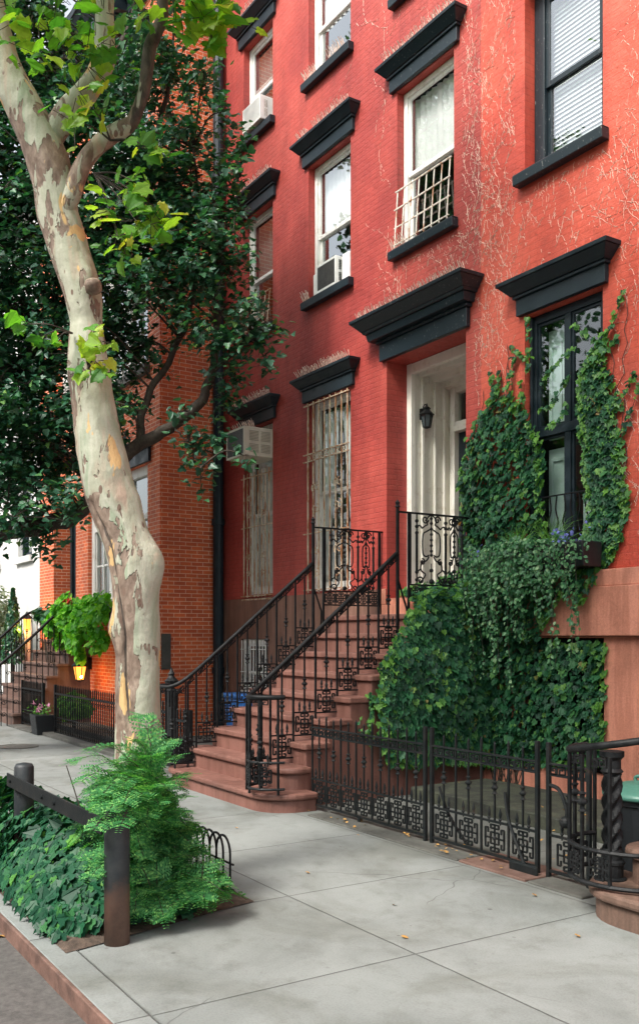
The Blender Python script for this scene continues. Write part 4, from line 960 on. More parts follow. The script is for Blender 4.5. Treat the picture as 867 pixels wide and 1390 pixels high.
# far stoop railings
def far_rail(X, label):
    rt = empty('stair_railing', (X, 4.2, 0), label, 'railing'); A = M['iron']
    hh = lambda y: 1.09+(y-4.18)*.88
    m = MB(); m.tube(smoothpath([(X, 3.95, .93), (X, 4.18, 1.09), (X, 4.8, hh(4.8)), (X, 5.3, hh(5.3)), (X, 5.8, hh(5.32))], 4), .026, 8); m.build('handrail', A, rt, smooth=True)
    for i in range(16):
        y = 4.1+i*.105; z0 = max(0, .22*math.floor((y-4.17)/.2)) ; z1 = hh(min(y, 5.32))
        m = MB(); m.bar((X, y, z0), (X, y, z1), .015)
        if i % 2: scroll(m, (X, y+.045, z0+.2), UY, UZ, .045, 1.2, 0, 1, .007); scroll(m, (X, y+.045, z0+.42), UY, UZ, .045, 1.2, 0, -1, .007); knuckle(m, (X, y, z0+.6))
        m.build('picket', A, rt)
    m = MB(); m.bar((X, 4.0, 0), (X, 4.0, 1.0), .05); m.ball((X, 4.0, 1.04), .05, 8); m.build('newel_post', A, rt)
far_rail(-17.02, 'black iron handrail on the gate side of the grey-brown stoop')
far_rail(-19.2, 'black iron handrail on the side of the grey-brown stoop nearer the white house')
# ------------------------------------------------------------------ ground
def ground(name, x0, x1, y0, y1, z, mat, n=1, amp=0):
    m = MB()
    if n == 1: m.quad((x0,y0,z),(x1,y0,z),(x1,y1,z),(x0,y1,z))
    else:
        for j in range(n+1):
            for i in range(n+1):
                x = x0+(x1-x0)*i/n; y = y0+(y1-y0)*j/n; e = min(i, n-i, j, n-j) > 0
                m.v.append((x, y, z+(amp*noise.noise(V((x*5, y*5, 3)))+amp*.6*noise.noise(V((x*15, y*15, 3)))+amp*.7 if e else 0)))
        for j in range(n):
            for i in range(n): a = j*(n+1)+i; m.f.append((a, a+1, a+n+2, a+n+1)); m.mi.append(0)
    return struct(m.build(name, mat, None, smooth=n > 1))
ground('ground', -400, 400, -400, 400, -.085, M['asphalt'])
ground('road', -60, 30, -9, 1.34, -.080, M['asphalt'])
m = MB(); m.box(-60, 30, 1.535, 9, -.15, 0); struct(m.build('sidewalk', M['concrete']))
m = MB(); m.box(-60, 30, 1.36, 1.533, -.15, .004); struct(m.build('kerb', M['concrete'], bevel=.01))
m = MB(); m.box(-60, 30, 1.335, 1.359, -.15, .010); struct(m.build('kerb_edge', M['kerb'], bevel=.006))
m = MB(); m.box(-60, 30, -9.3, -9.1, -.15, .0); struct(m.build('far_kerb', M['slate']))
for (a, b, n_) in ((-7.05, -5.05, 0), (-5.03, -4.38, 1), (-4.36, -3.9, 0)):
    m = MB(); m.box(a, b, 4.40, 4.80, -.02, .014+.002*n_); struct(m.build('stone_edging', M['slate'] if n_ == 0 else M['step_far'], bevel=.008))
m = MB(); m.box(-15.1, -10.0, 4.38, 4.72, -.02, .05); struct(m.build('stone_edging', M['slate'], bevel=.01))
m = MB(); m.box(-16.95, -15.5, 4.3, 4.72, -.02, .03); struct(m.build('stone_edging', M['slate'], bevel=.01))
m = MB(); m.box(-7.25, -4.85, 5.72, 6.72, -.02, .12); tag(m.build('stone_slab', M['moss'], bevel=.015), 'low mossy stone slab lying in the areaway below the ivy', 'slab')
so_ = ground('tree_pit_soil', -8.2, -4.93, 1.46, 2.70, .007, M['soil'], 40, .02)
for v_ in so_.data.vertices:
    f_ = (v_.co.x+8.2)/3.27; v_.co.x += f_*.30*(2.70-v_.co.y)/1.24
# wall vent by the slab
# ------------------------------------------------------------------ small things on the facade
def ac_unit(name, x0, x1, y0, y1, z0, z1, label, mats, spk=True):
    rt = empty(name, ((x0+x1)/2, y1, z0), label, 'air conditioner', 'window air conditioners'); body, dark = mats
    m = MB(); m.box(x0, x1, y0+.01, y1, z0, z1); bo = m.build('body', body, rt, bevel=.012)
    m = MB(); frame_rect(m, x0+.002, x1-.002, z0+.002, z1-.002, y0-.006, y0+.012, .03); m.build('rim', body, rt, bevel=.003)
    m = MB(); m.box(x0+.03, x1-.03, y0, y0+.008, z0+.03, z1-.03)
    n = 16
    for i in range(n): m.box(x0+.035, x1-.035, y0-.004, y0, z0+.035+i*(z1-z0-.07)/n, z0+.035+(i+.5)*(z1-z0-.07)/n)
    m.build('grille', dark, rt)
    m = MB(); ys = y0+.08; ye = y1-.12
    for (a, b) in ((ys, (ys+ye)/2-.02), ((ys+ye)/2+.02, ye)):
        for (c, d) in ((z0+.06, (z0+z1)/2-.015), ((z0+z1)/2+.015, z1-.05)):
            k = 0; z = c
            while z < d-.01: m.box(x1, x1+.006, a, b, z, z+.010); z += .022
    m.build('side_louvre', M['ac_slat_shade'], rt)
    if spk: spikes(rt, x0, x1, z1, (y0+y1)/2-.1, 31)
    return rt
ac_unit('air_conditioner', -12.60, -12.03, 6.43, 6.98, 4.25, 4.68, 'large cream air conditioner jutting out of the tall ground storey window under the lintel', (M['ac'], M['ac_dark']))
ac_unit('air_conditioner', -12.70, -12.14, 6.76, 6.98, 9.32, 9.68, 'white air conditioner in the highest window beside the downpipe', (M['ac_white'], M['ac_white']), False)
ac_unit('air_conditioner', -10.76, -10.27, 6.86, 7.02, 6.28, 6.66, 'small air conditioner with grey front wedged above a black sill between white fillers', (M['ac_white'], M['ac_dark']), False)
def lantern(loc, s, label, on=False, wallv=None, grp=None):
    rt = empty('wall_lantern', loc, label, 'lantern', grp); x, y, z = loc; A = M['iron']
    m = MB(); m.lathe((x, y, z), [(.045*s,0),(.06*s,.01*s),(.085*s,.20*s),(.10*s,.21*s),(.105*s,.225*s),(.055*s,.275*s),(.05*s,.29*s),(.045*s,.30*s),(.06*s,.31*s),(.02*s,.35*s),(.012*s,.38*s),(.002*s,.42*s)], 6) if 0 else None
    m.lathe((x, y, z+.20*s), [(.12*s,0),(.125*s,.015*s),(.06*s,.075*s),(.055*s,.10*s),(.07*s,.11*s),(.02*s,.15*s),(.015*s,.17*s),(.002*s,.20*s)], 6); m.build('cap', A, rt)
    m = MB(); m.lathe((x, y, z-.02*s), [(.02*s,0),(.065*s,.015*s),(.06*s,.03*s)], 6)
    for k in range(6):
        a = 2*math.pi*k/6; c_, s_ = math.cos(a), math.sin(a); m.bar((x+.062*s*c_, y+.062*s*s_, z), (x+.098*s*c_, y+.098*s*s_, z+.205*s), .010*s)
    if wallv: m.tube(smoothpath([(x, y, z+.36*s), (x+wallv[0]*.5, y+wallv[1]*.5, z+.38*s), (x+wallv[0], y+wallv[1], z+.26*s)], 4), .010*s, 6); m.bar((x+wallv[0], y+wallv[1], z+.15*s), (x+wallv[0], y+wallv[1], z+.33*s), .05*s)
    m.build('cage', A, rt)
    m = MB(); m.lathe((x, y, z+.008*s), [(.055*s,0),(.090*s,.19*s)], 6); m.build('glass', M['lamp_on'] if on else M['lamp_off'], rt)
    if on:
        l = bpy.data.lights.new('lantern_light', 'POINT'); l.energy = on; l.color = (1, .45, .12); l.shadow_soft_size = .015
        lo = bpy.data.objects.new('lantern_light', l); col.objects.link(lo); lo.location = wallv and (0-wallv[0]*1.4, -.1, .08) or (.12, -.12, .08); lo.parent = rt; lo.visible_camera = True
    return rt
lantern((-9.0, 7.36, 4.19), .76, 'unlit black six-sided lantern fixed in the white doorway above the stoop', wallv=(-.10, 0))
lantern((-16.62, 5.50, .80), 1.25, 'lit amber lantern glowing low behind the dark iron gate', 4, (-.28, .28))
wp = empty('lamp_post', (-19.9, 5.45, 0), 'white post carrying a lit amber lantern beyond the far stoop', 'lamp post')
m = MB(); m.box(-19.97, -19.83, 5.38, 5.52, 0, 1.72); m.build('post', M['white'], wp, bevel=.01)
m = MB(); m.lathe((-19.9, 5.45, 1.72), [(.04,0),(.07,.03),(.08,.24),(.07,.245)], 6); m.build('glass', M['lamp_on'], wp)
m = MB(); m.lathe((-19.9, 5.45, 1.968), [(.14,0),(.05,.09),(.02,.14),(.002,.16)], 6); m.build('cap', M['iron'], wp)
l = bpy.data.lights.new('lantern_light', 'POINT'); l.energy = 9; l.color = (1, .45, .12); l.shadow_soft_size = .015
lo = bpy.data.objects.new('lantern_light', l); col.objects.link(lo); lo.parent = wp; lo.location = (.22, -.2, 1.75)
# door-side flower pots
def blossom(m, p, r, n=5):
    nn = gv().normalized()
    for k in range(n):
        a = 2*math.pi*k/n; u = nn.orthogonal().normalized(); w = nn.cross(u)
        leaf(m, p, nn+gv(.1), u*math.cos(a)+w*math.sin(a), r, OVAL)
# ------------------------------------------------------------------ street furniture round the tree pit
gr = empty('guard_rail', (-5.5, 1.75, 0), 'steel guard rail of two black bollards with rusty feet joined by a flat bar', 'guard rail')
for (x, y, h, r_) in ((-4.66, 1.74, .70, .066), (-6.50, 1.76, .73, .066)):
    m = MB(); m.lathe((x, y, -.02), [(r_,0),(r_,h-.01),(r_-.012,h+.012),(r_-.05,h+.02)], 28); b_ = m.build('bollard', M['bollard'], gr, smooth=False)
    for p_ in b_.data.polygons: p_.use_smooth = abs(p_.normal.z) < .5
m = MB(); m.box(-6.60, -4.70, 1.668, 1.680, .565, .655); m.build('flat_bar', M['iron_old'], gr, bevel=.003)
m = MB()
for x in (-6.5, -5.75, -5.5): m.tube([(x, 1.655, .61), (x, 1.69, .61)], .012, 8)
m.build('bolt', M['iron_old'], gr)
hf = empty('hoop_edging', (-5.0, 2.66, 0), 'low black hooped wire edging along the tree pit', 'edging')
def hoop(x, y, dx, dy, w=.19, h=.36):
    m = MB(); pts = [(x-dx*w/2, y-dy*w/2, 0)]+[(x-dx*w/2*math.cos(a), y-dy*w/2*math.cos(a), h-w/2*1.1+w/2*1.1*math.sin(a)) for a in [i*math.pi/10 for i in range(11)]]+[(x+dx*w/2, y+dy*w/2, 0)]
    m.tube(pts, .008, 6); return m
h0 = hoop(-5.22, 2.64, 1, 0).build('hoop', M['iron'], hf)
for i in range(1, 26): cp(h0, (-.095*i, 0, 0))
m = MB(); m.bar((-7.6, 2.66, .03), (-5.12, 2.66, .03), .014); m.bar((-7.6, 2.66, .19), (-5.12, 2.66, .19), .010); m.build('wire_rail', M['iron'], hf)
# coal hole cover
m = MB(); m.lathe((-13.73, 3.62, 0), [(.30,0),(.30,.010),(.27,.012),(.262,.006)], 24); tag(m.build('manhole_cover', M['slate']), 'small round dark iron cover set in the pavement', 'cover')
# bins
bn = empty('trash_bin', (-3.99, 5.12, 0), 'round black trash bin with a green lid behind the twisted newel', 'bin')
m = MB(); m.lathe((-3.99, 5.12, 0), [(.20,0),(.235,.50),(.25,.51),(.25,.54)], 24); m.build('body', M['black_plastic'], bn)
m = MB(); m.lathe((-3.99, 5.12, .545), [(.27,0),(.285,.01),(.285,.03),(.26,.05),(.16,.085),(.06,.10),(.01,.10)], 28); ld = m.build('lid', M['green_plastic'], bn, smooth=True)
m = MB(); m.tube(smoothpath([(-4.08, 5.12, .63), (-4.07, 5.12, .67), (-3.91, 5.12, .67), (-3.90, 5.12, .63)], 4), .012, 6); m.build('handle', M['green_plastic'], ld)
bb = empty('recycling_bin', (-11.9, 6.45, 0), 'blue plastic bin standing in the areaway before the small white barred window', 'bin')
m = MB(); m.flare(-12.2, -11.62, 6.75, 0, .50, .70, .56, 0, .02); m.build('body', M['black_plastic'] if 0 else M['blue_plastic'], bb, bevel=.02)
m = MB(); m.box(-12.24, -11.58, 6.16, 6.78, .702, .78); m.build('lid', M['blue_plastic'], bb, bevel=.03)
pl = empty('plant_pot', (-15.25, 4.42, 0), 'dark square pot with pink flowers beside the dark iron gate', 'plant pot')
m = MB(); m.flare(-15.4, -15.1, 4.6, 0, .30, .32, .34, 0, .02); m.build('pot', M['black_plastic'], pl, bevel=.01)
m = MB()
for i in range(90): leaf(m, V((-15.25, 4.42, .34))+V((rnd.gauss(0,.1), rnd.gauss(0,.1), abs(rnd.gauss(0,.08)))), gv()+UZ, gv(), .05, OVAL)
m.build('foliage', M['lf_ivy_new'], pl)
m = MB()
for p in ((-15.32,4.3,.50),(-15.14,4.33,.40),(-15.2,4.5,.46),(-15.36,4.42,.44)): blossom(m, V(p), .055); blossom(m, V(p)+V((.02,0,.015)), .05)
m.build('blossom', M['pink'], pl)
# litter
for i, (x, y, a, l_) in enumerate([(-5.34,3.32,.5,'dry yellow leaf on the pavement near the slab joint by the stoop'),(-3.92,3.03,1.2,'bright yellow leaf lying on the joint nearest the camera'),(-3.42,3.82,2.2,'small yellow leaf on the pavement before the mossy step'),
        (-5.20,2.46,.3,'orange leaf beside the corner of the tree pit'),(-5.35,1.30,.9,'orange leaf lying beside the rusty kerb edge'),(-4.4,3.36,2.9,'brown fleck of leaf in the middle of the near slab'),(-6.9,3.6,.2,'brown leaf on the pavement before the bottom step'),(-6.1,4.28,2,'curled leaf at the dark stone edging below the fence'),(-4.1,4.2,2.4,'brown leaf below the gate bracket'),(-4.95,2.1,.8,'fallen leaf on the soil behind the near bollard')]):
    m = MB(); leaf(m, V((x, y, .012 if i != 4 else -.07)), V((.25*math.sin(i),.2,1)), V((math.cos(a),math.sin(a),0)), .035+.02*(i in (1,4,3)), OVAL if i % 2 else HEART)
    tag(m.build('fallen_leaf', M['yellow_leaf']), l_, 'leaf', 'fallen leaves on the pavement')
m = MB(); bm_ = [V((-4.86,2.02,.03))+gv(.022) for _ in range(14)]
m.v = [tuple(p) for p in bm_]; m.f = [(i, (i+1) % 14, (i+5) % 14) for i in range(14)]+[(i, (i+3) % 14, (i+7) % 14) for i in range(14)]; m.mi = [0]*28
tag(m.build('crumpled_paper', M['paper']), 'crumpled white paper on the soil behind the near bollard', 'litter')
# ------------------------------------------------------------------ climbing ivy
def planeY(u, v, y):
    s = (u-433.5)/F; q = (FW[0]+s*RT[0])/(FW[1]+s*RT[1]); x = q*y; d = x*FW[0]+y*FW[1]; return V((x, y, H+(864-v)/F*d))
def planeX(u, v, x):
    s = (u-433.5)/F; q = (FW[0]+s*RT[0])/(FW[1]+s*RT[1]); y = x/q; d = x*FW[0]+y*FW[1]; return V((x, y, H+(864-v)/F*d))
def inside(p, poly):
    c = False; j = len(poly)-1
    for i in range(len(poly)):
        if (poly[i][1] > p[1]) != (poly[j][1] > p[1]) and p[0] < (poly[j][0]-poly[i][0])*(p[1]-poly[i][1])/(poly[j][1]-poly[i][1])+poly[i][0]: c = not c
        j = i
    return c
def edge_dist(p, poly):
    best = 9
    for i in range(len(poly)):
        a = V((*poly[i-1], 0)); b = V((*poly[i], 0)); q = V((*p, 0)); t = max(0, min(1, (q-a).dot(b-a)/max(1e-9, (b-a).length_squared)))
        best = min(best, (q-a-(b-a)*t).length)
    return best
iv = empty('climbing_ivy', (-7.2, 6.7, 0), 'dense green ivy covering the side of the red stoop and the wall above', 'ivy')
mo = MB(); mn = MB(); mst = MB()
def ivy_leaf(p, n, size, young=False, down=V((0,0,-1))):
    n = (n+gv(.24)+V((0,0,.42))).normalized(); d = down+gv(.30)
    leaf(mn if young else mo, p, n, d, size, IVY)
P1 = [planeY(u, v, 6.9) for u, v in [(632,770),(629,650),(640,590),(655,562),(668,540),(679,500),(688,545),(697,505),(706,548),(714,500),(722,560),(738,598),(741,640),(741,760),(800,760),(822,780),(812,815),(778,812),(750,850),(762,866),(824,872),(828,1038),(560,1040),(560,800)]]
P1 = [(p.x, p.z) for p in P1]
P2 = [planeY(u, v, 6.9) for u, v in [(788,520),(800,492),(812,455),(822,452),(824,500),(836,520),(842,560),(846,600),(852,640),(856,690),(846,730),(828,765),(806,776),(796,740),(800,690),(792,620),(790,570)]]
P2 = [(p.x, p.z) for p in P2]
P3 = [planeX(u, v, -7.37) for u, v in [(516,1012),(508,950),(512,905),(530,870),(545,845),(566,815),(572,798),(610,800),(640,782),(690,770),(690,1036),(520,1036)]]
P3 = [(p.y, p.z) for p in P3]
def fill(poly, n, f, nrm, edge=.10, seed=1):
    r = random.Random(seed); xs = [p[0] for p in poly]; zs = [p[1] for p in poly]; k = 0
    while k < n:
        a, b = r.uniform(min(xs)-.04, max(xs)+.04), r.uniform(min(zs), max(zs)+.04)
        nn = noise.noise(V((a*4, b*4, seed)))*.07
        if not inside((a+nn, b+nn*.6), poly): continue
        k += 1
        ed = edge_dist((a, b), poly)
        if ed < .04 and r.random() < .35: continue
        hump = .05+.07*noise.noise(V((a*2.2, b*2.2, 5+seed)))+.05*noise.noise(V((a*6, b*6, 9)))
        dep = max(.012, min(ed*1.1, .9)*.14+hump)*r.uniform(.35, 1.0)
        p = f(a, b, dep)
        if p is None or p.z < .01: continue
        ivy_leaf(p, nrm, r.choice((.042, .056, .066, .076, .094))*r.uniform(.85, 1.12), young=(ed < .08 and r.random() < .55) or r.random() < .02)
fill(P1, 8800, lambda a, b, d: None if (b < 2.10 and a < -7.40) else V((a, YF-.012-(.11 if 1.58 < b < 2.22 else 0)-d, b)), V((0,-1,0)), seed=2)
fill(P2, 1700, lambda a, b, d: V((a, YF-.01-d*.6, b)), V((.2,-1,0)), seed=3)
fill(P3, 6400, lambda a, b, d: V((-7.40+.035+d, a, b)), V((1,-.25,0)), seed=4)
# growth over the landing edge
for i in range(900):
    y = rnd.uniform(6.0, 6.85); x = rnd.uniform(-7.58, -7.25); z = 1.95+.18*noise.noise(V((x*4, y*4, 1)))+.12*rnd.random()+.25*max(0, y-6.5)
    ivy_leaf(V((x, y, z)), V((.6,-.5,.8)), rnd.uniform(.045,.075), rnd.random() < .25)
def strand(pts, n, size, spread=.02, mb=None, young=.5, stemw=.0035, down=None, shape=IVY):
    sp = smoothpath(pts, 6); mst.tube(sp, stemw, 4)
    for i in range(n):
        t = rnd.random()*(len(sp)-1); k = int(t); p = sp[k].lerp(sp[min(k+1, len(sp)-1)], t-k)
        nn = (V((.1,-1,.3))+gv(.3)).normalized(); dd = down or V((rnd.uniform(-1,1),0,-1.1))
        leaf(mb or (mn if rnd.random() < young else mo), p+V((rnd.uniform(-spread,spread), -rnd.uniform(.004,.03), rnd.uniform(-spread,spread))), nn, dd+gv(.3), size*rnd.uniform(.6,1.1), shape)
for pts, n in (([(735,520),(755,496),(780,470)],26),([(735,556),(752,545),(775,505)],30),([(740,580),(760,570),(772,548)],22),([(820,470),(800,456),(780,441)],24),([(822,458),(836,430),(846,392)],26),([(818,480),(832,466),(842,450)],16),([(714,486),(704,478),(694,468)],16),
               ([(718,500),(720,460),(716,428)],26),([(842,600),(856,560),(868,520)],22),([(836,560),(850,530),(862,505)],18),([(672,540),(670,520),(668,505)],12),([(697,510),(699,490),(700,478)],10)):
    strand([planeY(u, v, 6.86 if 730 < u < 815 else 6.88) for u, v in pts], int(n*1.2), .062)
strand([planeX(u, v, -7.38) for u, v in [(506,1010),(504,985),(507,960),(503,940)]], 60, .055)
strand([planeX(u, v, -7.38) for u, v in [(499,1005),(492,990),(489,975)]], 16, .05)
mo.build('foliage', M['lf_ivy'], iv); mn.build('young_foliage', M['lf_ivy_new'], iv)
for (xa, za) in ((-7.62,2.3),(-7.55,2.9),(-7.4,3.2),(-7.2,3.3),(-7.05,3.4),(-6.98,3.6),(-5.72,2.8),(-5.66,3.2),(-5.7,3.6)):
    pts = []; x = xa; z = za
    for k in range(9): pts.append((x, YF-.012, z)); x += rnd.gauss(.0,.035); z += .13
    mst.tube(pts, .004, 4)
for i in range(40):
    x = rnd.uniform(-7.3,-6.9); z = 0; pts = []
    for k in range(8): pts.append((x, YF-.03-(.11 if 1.5 < z < 2.3 else 0), z)); x += rnd.gauss(0,.08); z += .3
    if not any(CD[0]-.05 < p[0] < CD[1]+.05 and p[2] > 2.3 for p in pts): mst.tube(pts, .006, 5)
mst.build('stem', M['twig'], iv)
# ------------------------------------------------------------------ window box with trailing plants
wb = empty('window_box', (-6.35, 6.68, 2.2), 'window box spilling variegated trailing plants and blue flowers under the tall black window', 'window box')
m = MB(); m.flare(-6.85, -5.80, 6.80, 2.24, .24, 2.47, .27, 0, .01); m.build('planter', M['black_plastic'], wb, bevel=.01)
m = MB(); mst = MB()
for i in range(1500):
    x = rnd.gauss(-6.55, .40); t = rnd.random()
    if not -7.45 < x < -5.74: continue
    w = max(0, 1-abs((x+6.6)/.95)**2)
    z = 2.52-rnd.random()**1.7*(.18+.62*w*(.6+.8*noise.noise(V((x*7, 3, 2)))))+.16*noise.noise(V((x*4, 1, 2))); y = 6.62-.16*w*rnd.random()-.10*math.sin(max(0, min(1, (2.6-z)))*2)
    leaf(m, V((x, y, z)), V((.15,-1,.5))+gv(.4), V((0,0,-1))+gv(.6), rnd.uniform(.03,.06), OVAL)
for i in range(34):
    x = rnd.uniform(-7.35, -5.80); L = rnd.uniform(.35, 1.45)*(1 if x < -6.15 else .8); y = 6.47+rnd.uniform(-.05,.06); pts = []
    for k in range(7): pts.append((x+.03*math.sin(k+i), y-.03*math.sin(k*.9), 2.45-L*k/6))
    strand(pts, int(44*L), .048, .022, mb=m, shape=OVAL, stemw=.0025)
m.build('trailing_leaves', M['lf_varieg'], wb); mst.build('stem', M['twig'], wb)
m = MB()
def blades(m, c, n, L, sp=.5):
    for i in range(n):
        d = V((rnd.gauss(0, sp), rnd.gauss(-.1, sp*.6), 1)).normalized(); p = V(c)+V((rnd.gauss(0,.03), rnd.gauss(0,.02), 0)); l = L*rnd.uniform(.6, 1.1); s = d.cross(V((0,-1,0))).normalized(); w = .005
        q = [p, p+d*l*.35, p+d*l*.7+V((d.x*.05,0,-.01)), p+d*l+V((d.x*.12,0,-.07*l*3))]
        o = len(m.v)
        for k, pt in enumerate(q): ww = w*(1-.3*k); m.v += [tuple(pt-s*ww), tuple(pt+s*ww)]
        for k in range(3): m.f.append((o+2*k, o+2*k+1, o+2*k+3, o+2*k+2)); m.mi.append(0)
blades(m, (-6.72, 6.66, 2.45), 50, .36); blades(m, (-6.28, 6.66, 2.45), 40, .40)
m.build('grass_tuft', M['lf_grass'], wb)
m = MB()
for i in range(34): blossom(m, V((-5.98+rnd.gauss(0,.09), 6.52+rnd.gauss(0,.04), 2.53+rnd.gauss(0,.04))), .018, 5)
for i in range(14): blossom(m, V((-7.15+rnd.gauss(0,.05), 6.5+rnd.gauss(0,.03), 2.42+rnd.gauss(0,.05))), .016, 5)
m.build('blossom', M['bluefl'], wb)
# ------------------------------------------------------------------ plants at the orange house
hv = empty('window_box', (-16.2, 5.6, 2.0), 'window box with a long curtain of lime green leaves under the tall white window', 'window box')
m = MB(); m.flare(-17.2, -14.6, 5.80, 1.86, .28, 2.08, .30, 0, 0); m.build('planter', M['black_plastic'], hv)
m = MB()
for i in range(1500):
    x = rnd.uniform(-17.45, -14.7); w = .5+.9*noise.noise(V((x*1.7, 0, 4))); q = rnd.random(); z = 2.30+.16*noise.noise(V((x*2.5, 0, 1)))-q**.9*(.35+.95*max(.1, w))
    x += .12*noise.noise(V((x*2, z*3, 0))); y = 5.36-.22*math.sin(min(1, q*1.2)*2.6)*(.6+.8*noise.noise(V((x*3, z*3, 7))))+rnd.uniform(-.10,.10)
    leaf(m, V((x, y, z)), V((.4,-1,.6))+gv(.5), V((0,0,-1))+gv(.5), rnd.uniform(.07,.15), HEART)
m.build('foliage', M['lf_lime'], hv)
m = MB()
for i in range(16): blossom(m, V((-16.55+rnd.gauss(0,.22), 5.25, 2.22+rnd.gauss(0,.05))), .06)
m.build('blossom', M['redfl'], hv)
def bush(name, c, rad, n, size, mat, shape, label, cat, stem=.02, group=None, flat=0):
    rt = empty(name, (c[0], c[1], 0), label, cat, group); m = MB()
    for i in range(n):
        g = gv().normalized()*rnd.random()**.4; p = V(c)+V((g.x*rad[0], g.y*rad[1], g.z*rad[2]))
        p += V((1,1,1))*.08*noise.noise(p*3); 
        leaf(m, p, g+V((0,-.2,.6))+gv(.4), V((g.x,g.y,-.4))+gv(.4), size*rnd.uniform(.6,1.2), shape)
    m.build('foliage', mat, rt)
    m = MB()
    for i in range(7):
        a = gv(); m.tube(smoothpath([(c[0], c[1], 0), (c[0]+a.x*.05, c[1]+a.y*.05, c[2]*.5), (c[0]+a.x*rad[0]*.4, c[1]+a.y*rad[1]*.4, c[2]+rad[2]*.3*a.z)], 4), [stem*(1-.09*k) for k in range(9)], 5)
    m.build('stem', M['twig'], rt); return rt
bush('shrub', (-21.1, 4.9, 1.95), (1.15, .6, .85), 2600, .11, M['lf_pale'], OVAL, 'loose pale leaved shrub before the white house', 'shrub')
bush('shrub', (-17.9, 5.35, 2.0), (.75, .25, .25), 500, .14, M['lf_ivy'], OVAL, 'ferny green plant at the head of the far stoop beside the lime vine', 'shrub')
bush('shrub', (-15.4, 5.0, .45), (.6, .25, .22), 420, .12, M['lf_lime'], HEART, 'low bright green plant behind the close picket fence', 'shrub')
rt = empty('conifer', (-19.85, 5.15, 0), 'narrow dark clipped conifer in front of the orange brick corner', 'conifer'); m = MB()
for i in range(900):
    t = rnd.random(); a = rnd.uniform(0, 6.283); r_ = (1-t)**.7*.28*rnd.uniform(.7,1); leaf(m, V((-19.85+r_*math.cos(a), 5.15+r_*math.sin(a), 1.0+t*1.55)), V((math.cos(a),math.sin(a),.3))+gv(.3), V((0,0,1))+gv(.3), .09, OVAL)
m.build('foliage', M['lf_dark'], rt); m = MB(); m.tube([(-19.85,5.15,0),(-19.85,5.15,1.3)], .04, 6); m.lathe((-19.85,5.15,0), [(.16,0),(.2,.4),(.22,.42)], 10); m.build('trunk', M['twig'], rt)
# ------------------------------------------------------------------ foreground plane tree
TD = 5.86
pt = empty('plane_tree', (-5.6, 2.2, 0), 'plane tree with a curving trunk of mottled cream and brown peeling bark', 'tree')
def trunk(rows, d0, n=34, k=7, name='trunk', dark=None, crack=None, bumps=(), dd=None, peel0=.0):
    P = []; Rr = []
    for (u, v, w, *o) in rows:
        d = d0+(o[0] if o else 0); P.append(onD(u, v, d)); Rr.append(w/F*d/2)
    sp = smoothpath(P, k); rr = interp(Rr, k); uv = smoothpath([(r[0], r[1], 0) for r in rows], k); L = len(sp)
    m = MB(); peel = []; drk = []
    a = V((RT[0], RT[1], 0)); prev = a
    for i, p in enumerate(sp):
        t = (sp[min(i+1, L-1)]-sp[max(i-1, 0)]).normalized(); a = (prev-t*prev.dot(t)).normalized(); prev = a; b = a.cross(t)
        if b.dot(V((FW[0], FW[1], 0))) > 0: b = -b          # b points to the viewer side
        for q in range(n):
            an = 2*math.pi*q/n; dirv = a*math.cos(an)+b*math.sin(an); r_ = rr[i]
            pp = p+dirv*r_; r_ *= 1+.10*noise.noise(V((pp.x*3, pp.y*3, pp.z*2.2)))+.035*noise.noise(pp*11)
            side = math.cos(an)                              # -1 left … 1 right, seen from the pavement side
            vv = uv[i][1]
            for (bv, ban, amp, sv, sa) in bumps:
                da = math.atan2(math.sin(an-ban), math.cos(an-ban)); r_ += amp*math.exp(-((vv-bv)/sv)**2-(da/sa)**2)
            pe = peel0+.42*max(0, -side-.45)*(1 if math.sin(an) > -.5 else 0)
            dk = 0
            if crack:
                for (v0, v1, a0, a1, dep, wd) in crack:
                    if min(v0, v1) < vv < max(v0, v1):
                        f = (vv-v0)/(v1-v0); ca = a0+(a1-a0)*f+.06*math.sin(vv*.05); da = math.atan2(math.sin(an-ca), math.cos(an-ca))
                        r_ -= dep*math.exp(-(da/wd)**2)*min(1, 6*f, 6*(1-f)); pe += .5*math.exp(-((da+.22)/.40)**2); dk = max(dk, 1.2*math.exp(-(da/(wd*.75))**2)*min(1, 6*f, 6*(1-f)))
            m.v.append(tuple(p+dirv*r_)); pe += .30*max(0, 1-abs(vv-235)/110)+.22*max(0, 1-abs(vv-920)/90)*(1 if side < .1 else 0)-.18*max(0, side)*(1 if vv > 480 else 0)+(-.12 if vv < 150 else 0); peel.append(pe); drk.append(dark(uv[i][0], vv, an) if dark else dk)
    for i in range(L-1):
        for q in range(n):
            q2 = (q+1) % n; m.f.append((i*n+q, i*n+q2, (i+1)*n+q2, (i+1)*n+q)); m.mi.append(0)
    m.f.append(tuple(range(n))[::-1]); m.mi.append(0); m.f.append(tuple((L-1)*n+q for q in range(n))); m.mi.append(0)
    m.at = {'peel': peel, 'darkbark': drk}
    return m.build(name, M['bark'], pt, smooth=True), sp
rows = [(186,1225,84),(187,1180,74),(188,1100,66),(188,1010,63),(187,950,60),(187,900,59),(186,850,60),(183,800,61),(180,765,64),(170,730,62),(159,700,64),(147,660,66),(138,620,65),(131,580,64),(125,540,59),(120,500,54),(119,470,48),(118,440,42),(114,405,48),(107,380,50),(97,350,52),(88,320,53),(79,290,54),(74,255,55),(66,222,58),(52,185,55),(36,152,51),(20,120,48),(6,88,45),(-6,50,44),(-18,0,42),(-30,-60,40),(-60,-160,36),(-90,-320,28)]
